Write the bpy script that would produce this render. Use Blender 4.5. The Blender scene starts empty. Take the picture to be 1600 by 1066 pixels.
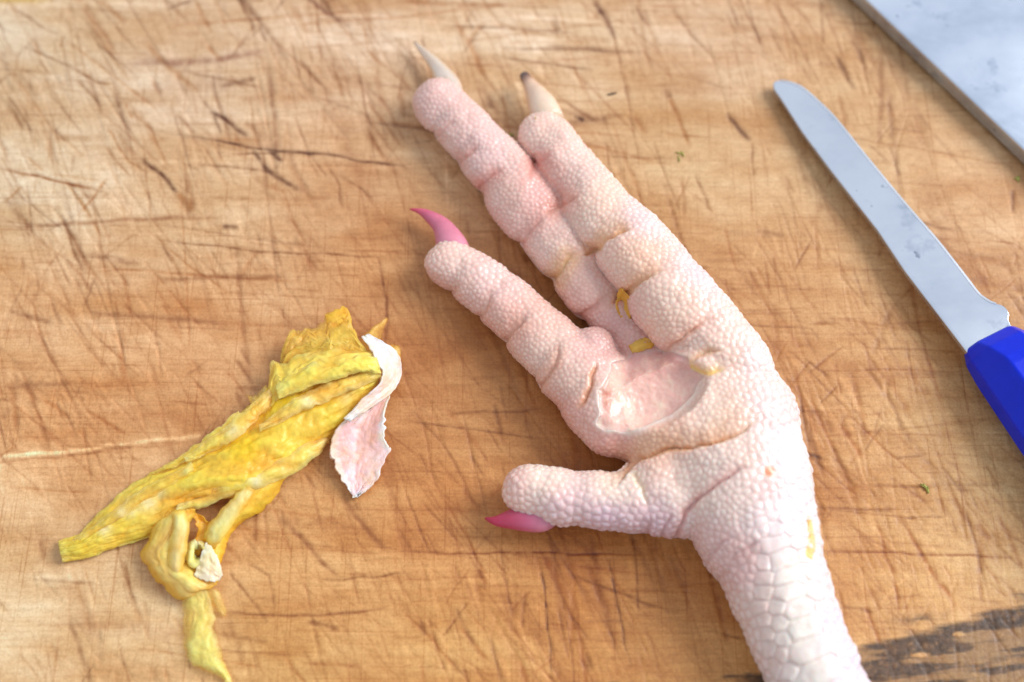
import bpy, bmesh, math, random
import numpy as np
from mathutils import Vector, kdtree
from mathutils.bvhtree import BVHTree

random.seed(7); RNG = np.random.default_rng(7)
S = bpy.context.scene
C = S.collection

# ------------------------------------------------------------------ camera
TILT = math.radians(25)
DIST = 0.311
LENS = 50.0
FPX = 1600 * LENS / 36.0
VIEW = np.array([0, math.sin(TILT), -math.cos(TILT)])
UP = np.array([0, math.cos(TILT), math.sin(TILT)])
RIGHT = np.array([1.0, 0, 0])
CAM = -DIST * VIEW
cd = bpy.data.cameras.new('camera'); cam = bpy.data.objects.new('camera', cd); C.objects.link(cam)
cam.location = CAM; cam.rotation_euler = (TILT, 0, 0)
cd.lens = LENS; cd.sensor_width = 36; cd.clip_start = 0.01; cd.clip_end = 20
cd.dof.use_dof = True; cd.dof.focus_distance = 0.300; cd.dof.aperture_fstop = 7.5
S.camera = cam

# ------------------------------------------------------------------ light
w = bpy.data.worlds.new('World'); S.world = w; w.use_nodes = True
bg = w.node_tree.nodes['Background']
bg.inputs[0].default_value = (0.84, 0.91, 1.0, 1); bg.inputs[1].default_value = 0.58


def area(name, loc, target, sx, sy, power, col):
    l = bpy.data.lights.new(name, 'AREA'); l.shape = 'RECTANGLE'; l.size = sx; l.size_y = sy
    l.energy = power; l.color = col
    o = bpy.data.objects.new(name, l); C.objects.link(o); o.location = loc
    o.rotation_euler = (Vector(target) - Vector(loc)).to_track_quat('-Z', 'Y').to_euler()
    return o


area('window_light', (1.00, 0.32, 0.84), (0, 0, 0), 0.65, 0.75, 17.0, (0.97, 0.98, 1.0))
area('added_far_panel', (0.42, 0.95, 1.00), (0.05, 0.03, 0), 1.2, 1.1, 0.7, (0.84, 0.91, 1.0))  # added cool panel for the steel to reflect, no window known there
S.view_settings.view_transform = 'Standard'; S.view_settings.look = 'None'
S.view_settings.exposure = 0.26; S.view_settings.gamma = 1.0
S.cycles.use_denoising = True
S.cycles.max_bounces = 8


# ------------------------------------------------------------------ helpers
def ray(px, py):
    px = np.asarray(px, float); py = np.asarray(py, float)
    d = VIEW + ((px - 800) / FPX)[..., None] * RIGHT - ((py - 533) / FPX)[..., None] * UP
    return d


def P(px, py, z=0.0):
    """point in metres where the line of sight through (px, py) passes height z (units of 0.14 mm)"""
    d = ray(px, py); zz = np.asarray(z, float) * 0.00014
    t = (zz - CAM[2]) / d[..., 2]
    return CAM + d * t[..., None]


def proj(X):
    v = X - CAM
    dep = v @ VIEW
    return 800 + FPX * (v @ RIGHT) / dep, 533 - FPX * (v @ UP) / dep


def unit(px, py, z=0):
    """metres per pixel at that point"""
    return float(((P(px, py, z) - CAM) @ VIEW) / FPX)


def lin(r, g, b):
    f = lambda c: (c / 255 / 12.92) if c <= 10 else ((c / 255 + 0.055) / 1.055) ** 2.4
    return (f(r), f(g), f(b))


def mesh_np(name, V, F, mat, parent=None, smooth=True, loc=None):
    me = bpy.data.meshes.new(name)
    V = np.ascontiguousarray(V, dtype=np.float32); F = np.ascontiguousarray(F, dtype=np.int32)
    n = F.shape[1]
    me.vertices.add(len(V)); me.vertices.foreach_set('co', V.ravel())
    me.loops.add(F.size); me.loops.foreach_set('vertex_index', F.ravel())
    me.polygons.add(len(F)); me.polygons.foreach_set('loop_start', np.arange(0, F.size, n, dtype=np.int32))
    me.polygons.foreach_set('use_smooth', np.full(len(F), smooth))
    me.update(calc_edges=True); me.validate()
    me.materials.append(mat)
    o = bpy.data.objects.new(name, me); C.objects.link(o)
    if parent is not None: o.parent = parent
    return o


def set_col(o, col, name='Col', alpha=None):
    a = o.data.color_attributes.new(name, 'FLOAT_COLOR', 'POINT')
    c = np.ones((len(col), 4), np.float32); c[:, :3] = col
    if alpha is not None: c[:, 3] = alpha
    a.data.foreach_set('color', c.ravel())


def tag(o, label, cat, group=None, kind=None):
    o['label'] = label; o['category'] = cat
    if group: o['group'] = group
    if kind: o['kind'] = kind
    return o


def empty(name, loc=(0, 0, 0)):
    o = bpy.data.objects.new(name, None); C.objects.link(o); o.location = loc
    o.empty_display_size = 0.01
    return o


def hash2(ix, iy, seed):
    h = (ix.astype(np.int64) * 374761393 + iy.astype(np.int64) * 668265263 + seed * 1442695041) & 0xffffffff
    h = ((h ^ (h >> 13)) * 1274126177) & 0xffffffff
    return ((h ^ (h >> 16)) & 0xffff) / 65535.0


def vnoise(x, y, seed=0):
    ix = np.floor(x); iy = np.floor(y); fx = x - ix; fy = y - iy
    fx = fx * fx * (3 - 2 * fx); fy = fy * fy * (3 - 2 * fy)
    a = hash2(ix, iy, seed); b = hash2(ix + 1, iy, seed); c = hash2(ix, iy + 1, seed); d = hash2(ix + 1, iy + 1, seed)
    return (a * (1 - fx) + b * fx) * (1 - fy) + (c * (1 - fx) + d * fx) * fy


def fbm(x, y, seed=0, o=4):
    s = 0; a = 0.5; t = 0
    for k in range(o):
        s = s + a * vnoise(x * 2 ** k, y * 2 ** k, seed + 17 * k); t += a; a *= 0.5
    return s / t


def idw(px, py, pts, power=3.0, eps=12.0):
    """smooth interpolation of scattered samples (x, y, v...)"""
    pts = np.array(pts, float); val = pts[:, 2:]
    num = np.zeros((len(px), val.shape[1])); den = np.zeros(len(px))
    for p, v in zip(pts, val):
        wgt = ((px - p[0]) ** 2 + (py - p[1]) ** 2 + eps * eps) ** (-power / 2)
        num += wgt[:, None] * v; den += wgt
    return num / den[:, None]


def seg_dist(px, py, a, b):
    ax, ay = a; bx, by = b
    dx, dy = bx - ax, by - ay
    t = np.clip(((px - ax) * dx + (py - ay) * dy) / max(dx * dx + dy * dy, 1e-9), 0, 1)
    return np.hypot(px - ax - t * dx, py - ay - t * dy), t


def poly_dist(px, py, line):
    """distance to a polyline and the 0..1 position along it"""
    best = np.full(np.shape(px), 1e9); pos = np.zeros(np.shape(px)); n = len(line) - 1
    for i in range(n):
        d, t = seg_dist(px, py, line[i], line[i + 1])
        m = d < best; best = np.where(m, d, best); pos = np.where(m, (i + t) / n, pos)
    return best, pos


def inside(px, py, poly):
    r = np.zeros(np.shape(px), bool); n = len(poly)
    for i in range(n):
        x1, y1 = poly[i]; x2, y2 = poly[(i + 1) % n]
        if y1 == y2: continue
        c = ((y1 > py) != (y2 > py)) & (px < (x2 - x1) * (py - y1) / (y2 - y1) + x1)
        r ^= c
    return r


# ------------------------------------------------------------------ materials
class NT:
    def __init__(self, name):
        self.m = bpy.data.materials.new(name); self.m.use_nodes = True
        self.t = self.m.node_tree; self.b = self.t.nodes['Principled BSDF']

    def n(self, typ, **kw):
        nd = self.t.nodes.new(typ)
        for k, v in kw.items():
            if k in nd.inputs: nd.inputs[k].default_value = v
            else: setattr(nd, k, v)
        return nd

    def l(self, a, b): self.t.links.new(a, b)

    def setp(self, **kw):
        for k, v in kw.items(): self.b.inputs[k.replace('_', ' ')].default_value = v

    def noise(self, scale, detail=4, stretch=None, rough=0.5, off=(0, 0, 0)):
        tc = self.n('ShaderNodeTexCoord'); mp = self.n('ShaderNodeMapping')
        self.l(tc.outputs['Object'], mp.inputs[0])
        mp.inputs['Location'].default_value = off
        if stretch: mp.inputs['Scale'].default_value = stretch
        nz = self.n('ShaderNodeTexNoise'); nz.inputs['Scale'].default_value = scale
        nz.inputs['Detail'].default_value = detail; nz.inputs['Roughness'].default_value = rough
        self.l(mp.outputs[0], nz.inputs['Vector'])
        return nz.outputs['Fac']

    def ramp(self, src, stops):
        r = self.n('ShaderNodeValToRGB'); e = r.color_ramp.elements
        while len(e) < len(stops): e.new(0.5)
        for el, (p, c) in zip(e, stops):
            el.position = p; el.color = (*c, 1) if len(c) == 3 else c
        self.l(src, r.inputs[0]); return r.outputs[0]

    def mix(self, mode, fac, a, b):
        m = self.n('ShaderNodeMix', data_type='RGBA', blend_type=mode)
        for s, i in ((fac, 0), (a, 6), (b, 7)):
            if isinstance(s, (int, float)): m.inputs[i].default_value = s
            elif isinstance(s, tuple): m.inputs[i].default_value = (*s, 1)
            else: self.l(s, m.inputs[i])
        return m.outputs[2]

    def maprange(self, src, a, b, c, d):
        m = self.n('ShaderNodeMapRange'); self.l(src, m.inputs[0])
        for i, v in enumerate((a, b, c, d)): m.inputs[i + 1].default_value = v
        return m.outputs[0]

    def bump(self, src, dist, strength=1.0, prev=None):
        b = self.n('ShaderNodeBump'); b.inputs['Strength'].default_value = strength
        b.inputs['Distance'].default_value = dist
        self.l(src, b.inputs['Height'])
        if prev is not None: self.l(prev, b.inputs['Normal'])
        return b.outputs[0]

    def attr(self, name='Col'):
        a = self.n('ShaderNodeVertexColor'); a.layer_name = name; return a.outputs[0]


def mat_wood():
    k = NT('worn_wood'); c = k.attr()
    g1 = k.noise(1.0, 5, (120, 1500, 50), 0.6)      # long fine grain
    g2 = k.noise(1.0, 4, (40, 160, 50), 0.55)      # broader bands
    g3 = k.noise(1900, 3, None, 0.7)               # pores
    g4 = k.noise(420, 4, (1, 1.6, 1), 0.65)        # mottling
    col = k.mix('MULTIPLY', 1.0, c, k.ramp(g1, [(0.28, (0.90, 0.86, 0.82)), (0.5, (1, 1, 1)), (0.75, (1.06, 1.07, 1.08))]))
    col = k.mix('MULTIPLY', 1.0, col, k.ramp(g2, [(0.3, (0.97, 0.94, 0.92)), (0.52, (1, 1, 1)), (0.75, (1.03, 1.04, 1.05))]))
    for rz, sc, o_ in ((math.radians(-57), (1300, 28, 50), 3.0), (math.radians(-77), (1500, 22, 50), 9.0), (math.radians(35), (1200, 60, 50), 5.0), (math.radians(-4), (26, 1700, 50), 7.0)):
        gg = k.noise(1.0, 2, sc, 0.55, (o_, o_, 0)); gg.node.inputs['Vector'].links[0].from_node.inputs['Rotation'].default_value = (0, 0, rz)
        gg.node.inputs['Vector'].links[0].from_node.vector_type = 'TEXTURE' if False else 'POINT'
        col = k.mix('MULTIPLY', 1.0, col, k.ramp(gg, [(0.27, (0.84, 0.75, 0.67)), (0.37, (1, 1, 1)), (0.63, (1, 1, 1)), (0.74, (1.07, 1.10, 1.14))]))
    col = k.mix('MULTIPLY', 1.0, col, k.ramp(g3, [(0.3, (0.84, 0.80, 0.76)), (0.55, (1, 1, 1)), (0.75, (1.08, 1.08, 1.08))]))
    col = k.mix('MULTIPLY', 1.0, col, k.ramp(g4, [(0.3, (0.90, 0.86, 0.82)), (0.52, (1, 1, 1)), (0.75, (1.06, 1.07, 1.08))]))
    k.l(col, k.b.inputs['Base Color'])
    k.l(k.maprange(g4, 0.3, 0.7, 0.38, 0.60), k.b.inputs['Roughness'])
    n = k.bump(g1, 0.00003); n = k.bump(g3, 0.00006, 1, n); n = k.bump(g4, 0.00012, 1, n)
    k.l(n, k.b.inputs['Normal'])
    k.setp(Specular_IOR_Level=0.45)
    return k.m


def mat_skin():
    k = NT('scalded_skin'); c = k.attr()
    n1 = k.noise(90, 4, None, 0.6); n2 = k.noise(900, 3, None, 0.6)
    col = k.mix('MULTIPLY', 1.0, c, k.ramp(n1, [(0.3, (1.0, 0.93, 0.91)), (0.6, (1, 1, 1))]))
    col = k.mix('MULTIPLY', 1.0, col, k.ramp(n2, [(0.3, (0.97, 0.93, 0.91)), (0.6, (1, 1, 1))]))
    k.l(col, k.b.inputs['Base Color'])
    k.l(k.maprange(n2, 0.3, 0.7, 0.24, 0.44), k.b.inputs['Roughness'])
    k.l(k.bump(k.noise(2600, 3), 0.00004, 0.6), k.b.inputs['Normal'])
    k.setp(Subsurface_Weight=0.6, Subsurface_Radius=(1.0, 0.45, 0.32), Subsurface_Scale=0.0014, Specular_IOR_Level=0.5, Coat_Weight=0.22, Coat_Roughness=0.16)
    return k.m


def mat_flesh():
    k = NT('wet_flesh'); c = k.attr()
    n1 = k.noise(500, 5, (1, 1, 1), 0.6); n2 = k.noise(1400, 3)
    col = k.mix('MIX', k.ramp(n1, [(0.50, (0, 0, 0)), (0.75, (.6, .6, .6))]), c, lin(246, 214, 190))
    col = k.mix('MULTIPLY', 1.0, col, k.ramp(n2, [(0.3, (0.98, 0.88, 0.86)), (0.6, (1, 1, 1))]))
    k.l(col, k.b.inputs['Base Color'])
    n = k.bump(n1, 0.00025, 0.5); n = k.bump(n2, 0.00010, 0.5, n); k.l(n, k.b.inputs['Normal'])
    k.setp(Roughness=0.3, Subsurface_Weight=0.6, Subsurface_Radius=(1.0, 0.35, 0.25), Subsurface_Scale=0.002, Coat_Weight=0.12, Coat_Roughness=0.15)
    return k.m


def mat_claw(name, tr=0.0):
    k = NT(name); c = k.attr()
    n1 = k.noise(500, 3)
    k.l(k.mix('MULTIPLY', 1.0, c, k.ramp(n1, [(0.3, (0.9, 0.86, 0.86)), (0.6, (1, 1, 1))])), k.b.inputs['Base Color'])
    k.l(k.bump(k.noise(1500, 3), 0.00005, 0.5), k.b.inputs['Normal'])
    k.setp(Roughness=0.3, Subsurface_Weight=0.4, Subsurface_Radius=(1, .5, .4), Subsurface_Scale=0.0015, Transmission_Weight=tr)
    return k.m


def mat_peel(name, trans, rough=0.42):
    k = NT(name); c = k.attr()
    tc = k.n('ShaderNodeTexCoord'); v = k.n('ShaderNodeTexVoronoi'); v.inputs['Scale'].default_value = 850
    k.l(tc.outputs['Object'], v.inputs['Vector'])
    n1 = k.noise(260, 5, None, 0.65)
    col = k.mix('MULTIPLY', 1.0, c, k.ramp(n1, [(0.3, (1.0, 0.90, 0.70)), (0.5, (1, 1, 1)), (0.72, (1.04, 1.05, 1.2))]))
    col = k.mix('MULTIPLY', 0.4, col, k.ramp(v.outputs['Distance'], [(0.0, (1.05, 1.05, 1.1)), (0.8, (0.90, 0.84, 0.7))]))
    k.l(col, k.b.inputs['Base Color'])
    n = k.bump(v.outputs['Distance'], 0.00018, 0.5); n = k.bump(n1, 0.00025, 0.6, n)
    n = k.bump(k.noise(1100, 3), 0.0001, 0.7, n)
    k.l(n, k.b.inputs['Normal'])
    k.setp(Roughness=rough, Subsurface_Weight=0.25, Subsurface_Radius=(1, .9, .5), Subsurface_Scale=0.0007)
    out = k.t.nodes['Material Output']
    tr = k.n('ShaderNodeBsdfTranslucent'); k.l(col, tr.inputs['Color'])
    tp = k.n('ShaderNodeBsdfTransparent'); tp.inputs[0].default_value = (1.0, 0.96, 0.80, 1)
    m1 = k.n('ShaderNodeMixShader'); m1.inputs[0].default_value = 0.12
    k.l(k.b.outputs[0], m1.inputs[1]); k.l(tr.outputs[0], m1.inputs[2])
    m2 = k.n('ShaderNodeMixShader')
    inv = k.n('ShaderNodeMath', operation='SUBTRACT'); inv.inputs[0].default_value = 1.0; k.l(c.node.outputs['Alpha'], inv.inputs[1])
    ad = k.n('ShaderNodeMath', operation='ADD', use_clamp=True); k.l(inv.outputs[0], ad.inputs[0])
    k.l(k.maprange(n1, 0.35, 0.65, max(0, trans - 0.2), trans + 0.2 if trans > 0 else 0), ad.inputs[1])
    k.l(ad.outputs[0], m2.inputs[0])
    k.l(m1.outputs[0], m2.inputs[1]); k.l(tp.outputs[0], m2.inputs[2])
    k.l(m2.outputs[0], out.inputs['Surface'])
    return k.m


def mat_steel(name, base, r0, r1, smear):
    k = NT(name)
    n1 = k.noise(28, 5, (1, 1.5, 1), 0.62); n2 = k.noise(120, 4, None, 0.6, (3, 1, 2)); n3 = k.noise(300, 2, None, 0.5, (7, 3, 2))
    col = k.mix('MULTIPLY', smear, base, k.ramp(n1, [(0.38, (0.82, 0.85, 0.90)), (0.50, (0.95, 0.96, 0.99)), (0.66, (1, 1, 1))]))
    col = k.mix('MULTIPLY', smear, col, k.ramp(n2, [(0.32, (0.72, 0.75, 0.80)), (0.42, (1, 1, 1))]))
    col = k.mix('MULTIPLY', 1.0, col, k.ramp(n3, [(0.22, (0.42, 0.45, 0.50)), (0.30, (1, 1, 1))]))
    k.l(col, k.b.inputs['Base Color'])
    k.l(k.maprange(n1, 0.3, 0.7, r0, r1), k.b.inputs['Roughness'])
    k.l(k.bump(k.noise(700, 4, (1, 6, 1), 0.6), 0.00003, 0.5), k.b.inputs['Normal'])
    k.setp(Metallic=0.92)
    return k.m


def mat_plastic(name, col):
    k = NT(name)
    n1 = k.noise(350, 4, None, 0.6)
    k.l(k.mix('MULTIPLY', 1.0, col, k.ramp(n1, [(0.3, (0.82, 0.84, 0.92)), (0.6, (1, 1, 1))])), k.b.inputs['Base Color'])
    k.l(k.maprange(k.noise(120, 5), 0.3, 0.7, 0.24, 0.42), k.b.inputs['Roughness']); k.setp(Specular_IOR_Level=0.3)
    k.l(k.bump(k.noise(1800, 3), 0.00004, 0.6), k.b.inputs['Normal'])
    return k.m


def mat_plain(name, col, rough=0.7):
    k = NT(name)
    n1 = k.noise(1500, 3)
    k.l(k.mix('MULTIPLY', 1.0, col, k.ramp(n1, [(0.3, (0.6, 0.6, 0.6)), (0.7, (1.2, 1.2, 1.2))])), k.b.inputs['Base Color'])
    k.setp(Roughness=rough); return k.m


# ------------------------------------------------------------------ cutting board
def build_board():
    dx = 0.00030
    xs = np.arange(-0.136, 0.1362, dx); ys = np.arange(-0.086, 0.1132, dx)
    ext = lambda a, b, n: np.linspace(a, b, n, endpoint=False)
    X = np.concatenate([ext(-0.24, -0.136, 30), xs, ext(0.1365, 0.24, 30)[1:], [0.24]])
    Y = np.concatenate([ext(-0.17, -0.086, 30), ys, ext(0.1135, 0.20, 30)[1:], [0.20]])
    gx, gy = np.meshgrid(X, Y)
    Pw = np.stack([gx, gy, np.zeros_like(gx)], -1)
    px, py = proj(Pw.reshape(-1, 3)); px = px.reshape(gx.shape); py = py.reshape(gx.shape)
    H = np.zeros_like(gx); mul = np.ones(gx.shape + (3,))
    # wood colour place by place, with the window's pale sheen painted in at the top
    base = [(60, 60, 214, 188, 156), (300, 120, 208, 175, 142), (560, 60, 210, 176, 144), (800, 60, 208, 174, 140), (1100, 60, 204, 170, 138),
            (1300, 250, 196, 156, 112), (1550, 350, 196, 150, 105), (60, 300, 218, 192, 158), (300, 330, 210, 172, 130), (560, 300, 192, 142, 98),
            (60, 480, 218, 172, 126), (300, 520, 206, 150, 100), (600, 420, 190, 130, 78), (660, 600, 182, 122, 70), (100, 640, 208, 150, 96),
            (60, 960, 224, 190, 146), (200, 1000, 220, 182, 134), (500, 900, 206, 150, 92), (700, 820, 194, 128, 70), (900, 700, 184, 122, 66),
            (700, 1000, 204, 150, 88), (950, 900, 194, 130, 68), (1000, 1000, 192, 132, 72), (1250, 450, 190, 140, 90), (1300, 620, 184, 130, 78),
            (1400, 700, 196, 146, 92), (1450, 900, 204, 154, 96), (1560, 780, 202, 158, 104), (820, 500, 178, 118, 64), (800, 150, 204, 170, 130), (1050, 250, 200, 164, 120), (450, 1040, 208, 158, 96)]
    cc = idw(px.ravel(), py.ravel(), base, 3.0, 60).reshape(gx.shape + (3,)) / 255
    cc = np.where(cc < 0.04, cc / 12.92, ((cc + 0.055) / 1.055) ** 2.4)
    cc = cc * np.array([.90, .89, .92])
    # warm blotches, streaks along the grain
    b1 = fbm(px / 150, py / 60, 3, 4); b2 = fbm(px / 60, py / 22, 9, 4); b3 = fbm(px / 260, py / 9, 21, 3)
    for b, a in ((b1, .70), (b2, .34), (b3, .10)):
        s = (b - 0.5) * a
        mul *= np.stack([1.06 + s * 0.7, 1.06 + s * 1.25, 1.04 + s * 1.9], -1)
    H += (b2 - .5) * 0.00022 + (b3 - .5) * 0.00010
    sub = {}

    def stroke(pts, wpx, dark, depth, tint=(0.55, 0.42, 0.30), taper=True, wob=0.0, seed=0):
        pts = [tuple(p) for p in pts]
        xs_ = [p[0] for p in pts]; ys_ = [p[1] for p in pts]; mrg = wpx * 4 + 4
        # rows/cols bounding box in world
        c = P(np.array([min(xs_) - mrg, max(xs_) + mrg, min(xs_) - mrg, max(xs_) + mrg]), np.array([min(ys_) - mrg, min(ys_) - mrg, max(ys_) + mrg, max(ys_) + mrg]), np.zeros(4))
        i0, i1 = np.searchsorted(X, [c[:, 0].min(), c[:, 0].max()]); j0, j1 = np.searchsorted(Y, [c[:, 1].min(), c[:, 1].max()])
        if i1 - i0 < 2 or j1 - j0 < 2: return
        sl = (slice(j0, j1), slice(i0, i1))
        qx, qy = px[sl], py[sl]
        if wob:
            qx = qx + (vnoise(qx / 28, qy / 28, seed) - .5) * wob; qy = qy + (vnoise(qx / 28, qy / 28, seed + 5) - .5) * wob
        d, t = poly_dist(qx, qy, pts)
        a = np.exp(-(d / wpx) ** 2)
        if taper: a = a * np.clip(np.minimum(t, 1 - t) * 5, 0, 1) ** 0.6
        a = a * (0.45 + 1.0 * vnoise(px[sl] / 9 + seed, py[sl] / 9, seed + 3))
        a = np.clip(a, 0, 1)
        H[sl] -= depth * a
        mul[sl] *= 1 + (np.array(tint) - 1) * (a * dark)[..., None]

    BR = (0.30, 0.20, 0.16); OR = (0.62, 0.40, 0.20); MID = (0.48, 0.34, 0.24)
    # marks that stand out, one by one: (points, width, strength, depth mm, tint)
    M = [([(327, 173), (352, 186), (387, 214)], 3.2, .9, .16, BR), ([(332, 178), (346, 210)], 2.2, .6, .1, BR), ([(218, 246), (250, 272), (276, 300)], 3.4, .85, .16, BR), ([(276, 300), (300, 330)], 5, .6, .05, OR),
         ([(415, 230), (444, 254)], 3.0, .95, .16, BR), ([(393, 232), (412, 262), (440, 280), (476, 300)], 3.4, .7, .14, BR),
         ([(274, 210), (403, 230), (520, 243), (640, 262)], 1.3, .9, .12, BR), ([(0, 264), (73, 278), (161, 298)], 2.0, .9, .14, (.5, .3, .18)),
         ([(190, 99), (310, 97), (370, 88), (415, 79)], 4.5, .6, .05, (.55, .4, .38)), ([(0, 357), (153, 347), (306, 337)], 3, .6, .08, (.55, .38, .28)),
         ([(242, 375), (403, 391), (605, 403)], 1.6, .7, .1, MID), ([(470, -10), (505, 15), (548, 42)], 3.2, .7, .1, (.45, .32, .3)), ([(500, -8), (520, 20)], 3, .5, .08, MID),
         ([(368, -10), (399, 44)], 3, .6, .08, MID), ([(305, -5), (331, 52)], 3, .5, .08, OR), ([(150, 0), (196, 36)], 4, .5, .06, OR), ([(222, 60), (274, 117), (310, 145)], 4.5, .5, .08, OR),
         ([(464, 93), (490, 118), (510, 145)], 2.6, .6, .1, MID), ([(101, 282), (135, 330), (161, 375)], 2.4, .65, .1, OR), ([(97, 335), (112, 380), (131, 432)], 2.6, .7, .1, MID),
         ([(121, 125), (140, 145), (157, 167)], 2.4, .7, .1, (.5, .36, .25)), ([(10, 156), (20, 175), (38, 205)], 3, .6, .1, MID), ([(272, 178), (305, 210)], 3, .6, .1, (.5, .36, .25)),
         ([(30, 68), (90, 95), (170, 135)], 1.6, .6, .08, MID), ([(128, 112), (150, 130), (176, 132)], 2, .6, .08, OR), ([(205, 175), (240, 205)], 3.5, .5, .06, OR), ([(345, 353), (375, 358)], 3.5, .7, .08, BR),
         ([(15, 10), (60, 40), (95, 55)], 1.6, .5, .08, MID), ([(160, 190), (200, 250), (218, 262)], 1.6, .6, .08, OR), ([(505, 245), (530, 290), (535, 330)], 2, .5, .08, MID), ([(530, 275), (560, 290), (585, 312)], 2, .5, .08, MID),
         ([(923, -5), (944, 25), (962, 62)], 3.2, .85, .12, (.4, .3, .28)), ([(1050, 10), (1080, 55), (1115, 92)], 2.6, .5, .08, MID), ([(1041, 141), (1060, 180), (1078, 233)], 3.2, .6, .1, OR), ([(1038, 138), (1048, 152)], 4, .6, .1, MID),
         ([(1137, 175), (1155, 200), (1173, 222)], 3.4, .7, .12, BR), ([(1173, 222), (1181, 275)], 2.2, .5, .08, MID), ([(1303, 84), (1320, 110), (1335, 143)], 3.6, .65, .1, (.45, .35, .3)), ([(1328, 60), (1350, 100)], 4, .4, .06, MID),
         ([(1281, 0), (1286, 70)], 2, .5, .06, MID), ([(1087, 269), (1109, 330)], 2.2, .55, .08, MID), ([(985, 260), (1008, 330)], 1.8, .4, .08, OR), ([(896, 178), (914, 188)], 2.8, .9, .12, BR),
         ([(1282, 860), (1440, 865), (1600, 872)], 1.7, .8, .12, (.55, .36, .24)), ([(1403, 796), (1440, 865), (1470, 915), (1494, 950)], 3.2, .7, .1, OR), ([(1364, 800), (1380, 850), (1395, 895), (1405, 955)], 2.6, .65, .1, OR),
         ([(1557, 800), (1580, 845), (1602, 895)], 3.2, .6, .08, OR), ([(1480, 760), (1510, 810), (1545, 845)], 3, .5, .08, OR), ([(1313, 948), (1370, 958)], 2.2, .6, .1, MID), ([(1255, 705), (1290, 718)], 2.4, .7, .1, BR),
         ([(1400, 716), (1440, 713)], 2, .6, .1, MID), ([(1400, 810), (1480, 808)], 1.5, .5, .08, MID), ([(1250, 790), (1400, 800)], 1.4, .5, .08, MID), ([(1350, 570), (1400, 640), (1425, 700)], 3, .5, .08, MID), ([(1255, 560), (1300, 590)], 2, .6, .08, MID),
         ([(532, 773), (560, 810), (606, 861)], 4.4, .6, .1, (.5, .36, .3)), ([(436, 808), (480, 850), (528, 904)], 3.6, .6, .1, (.5, .36, .3)), ([(357, 890), (385, 930), (418, 972)], 2.4, .6, .1, MID), ([(385, 880), (420, 900), (430, 960)], 2, .5, .1, MID),
         ([(350, 958), (475, 963), (606, 950)], 2, .7, .1, (.5, .34, .25)), ([(632, 769), (672, 865)], 1.6, .6, .1, MID), ([(694, 773), (740, 860), (758, 900)], 2, .6, .1, OR), ([(640, 863), (820, 864), (1010, 866)], 1.5, .8, .12, (.5, .32, .2)),
         ([(847, 878), (855, 960), (864, 1060)], 1.6, .75, .1, BR), ([(950, 870), (965, 950), (985, 1040)], 1.6, .65, .1, BR), ([(624, 948), (680, 1005), (716, 1050)], 2.6, .55, .1, OR), ([(895, 900), (950, 920), (1060, 960)], 2.2, .6, .1, (.45, .32, .2)),
         ([(500, 905), (540, 905), (640, 895)], 1.6, .6, .1, MID), ([(590, 400), (604, 470), (602, 540)], 1.4, .7, .1, (.5, .36, .28)), ([(366, 560), (395, 600)], 3, .55, .08, MID), ([(372, 540), (400, 580)], 3, .4, .08, MID), ([(225, 355), (300, 420), (360, 460)], 1.8, .5, .08, OR),
         ([(60, 620), (110, 655)], 3, .5, .08, OR), ([(130, 640), (200, 680)], 2.6, .5, .08, OR), ([(10, 760), (140, 770)], 2, .5, .08, OR), ([(60, 905), (150, 912)], 2.6, .5, .08, MID), ([(340, 990), (420, 1005)], 3, .4, .08, MID), ([(480, 970), (530, 985)], 3.2, .6, .08, MID),
         ([(640, 640), (700, 700), (740, 790)], 2, .5, .08, MID), ([(560, 800), (548, 770)], 3, .5, .08, MID), ([(700, 645), (860, 640)], 1.5, .5, .08, MID), ([(1100, 985), (1180, 1000)], 1.6, .5, .08, MID)]
    for i, (pts, wpx, dk, dep, tint) in enumerate(M):
        stroke(pts, max(wpx * 1.15, 2.0), min(1.15, dk * 1.35), dep * 0.001, tint, True, 5, i)
    # pale crack with a dark lower lip
    stroke([(-20, 714), (60, 709), (100, 706), (150, 700), (200, 693), (250, 687), (310, 682)], 3.2, 1.0, -0.0001, (1.45, 1.75, 2.1), False, 4, 77)
    stroke([(-20, 722), (60, 716), (100, 712), (150, 706), (200, 699)], 2.2, .6, 0.0002, (.55, .38, .28), False, 4, 77)
    stroke([(-20, 10), (120, 4), (250, 6)], 5, .8, 0, (1.2, 1.25, 1.3), False, 4, 78)
    # the many small cuts of daily use
    for i in range(3800):
        x = random.uniform(-60, 1680); y = random.uniform(-60, 1120)
        if float(fbm(np.array([x / 190]), np.array([y / 150]), 5, 2)[0]) < random.uniform(.30, .68): continue
        r = random.random()
        if r < 0.45: ang = random.gauss(57, 9); L = random.uniform(25, 90) * random.choice([.6, 1, 1, 2.2])
        elif r < 0.72: ang = random.gauss(77, 6); L = random.uniform(30, 100) * random.choice([.7, 1, 2, 2.6])
        elif r < 0.90: ang = random.gauss(4, 6); L = random.uniform(30, 130) * random.choice([.7, 1, 2, 3])
        else: ang = random.gauss(125, 14); L = random.uniform(20, 80)
        if y > 700 and x < 1200 and random.random() < .4: ang = random.gauss(72, 8)
        a = math.radians(ang); bend = random.uniform(-.04, .04)
        p0 = (x, y); p1 = (x + L * .5 * math.cos(a), y + L * .5 * math.sin(a)); p2 = (x + L * math.cos(a + bend), y + L * math.sin(a + bend))
        q = random.random()
        if q < 0.12: tint = (1.25, 1.3, 1.4); dk = random.uniform(.3, .8); dp = 0.00003
        else:
            tint = random.choice([(.60, .42, .27), (.55, .40, .30), (.68, .46, .28), (.45, .32, .25)])
            dk = random.uniform(.12, .88) ** 1.6; dp = random.uniform(.00003, .00013)
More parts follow.
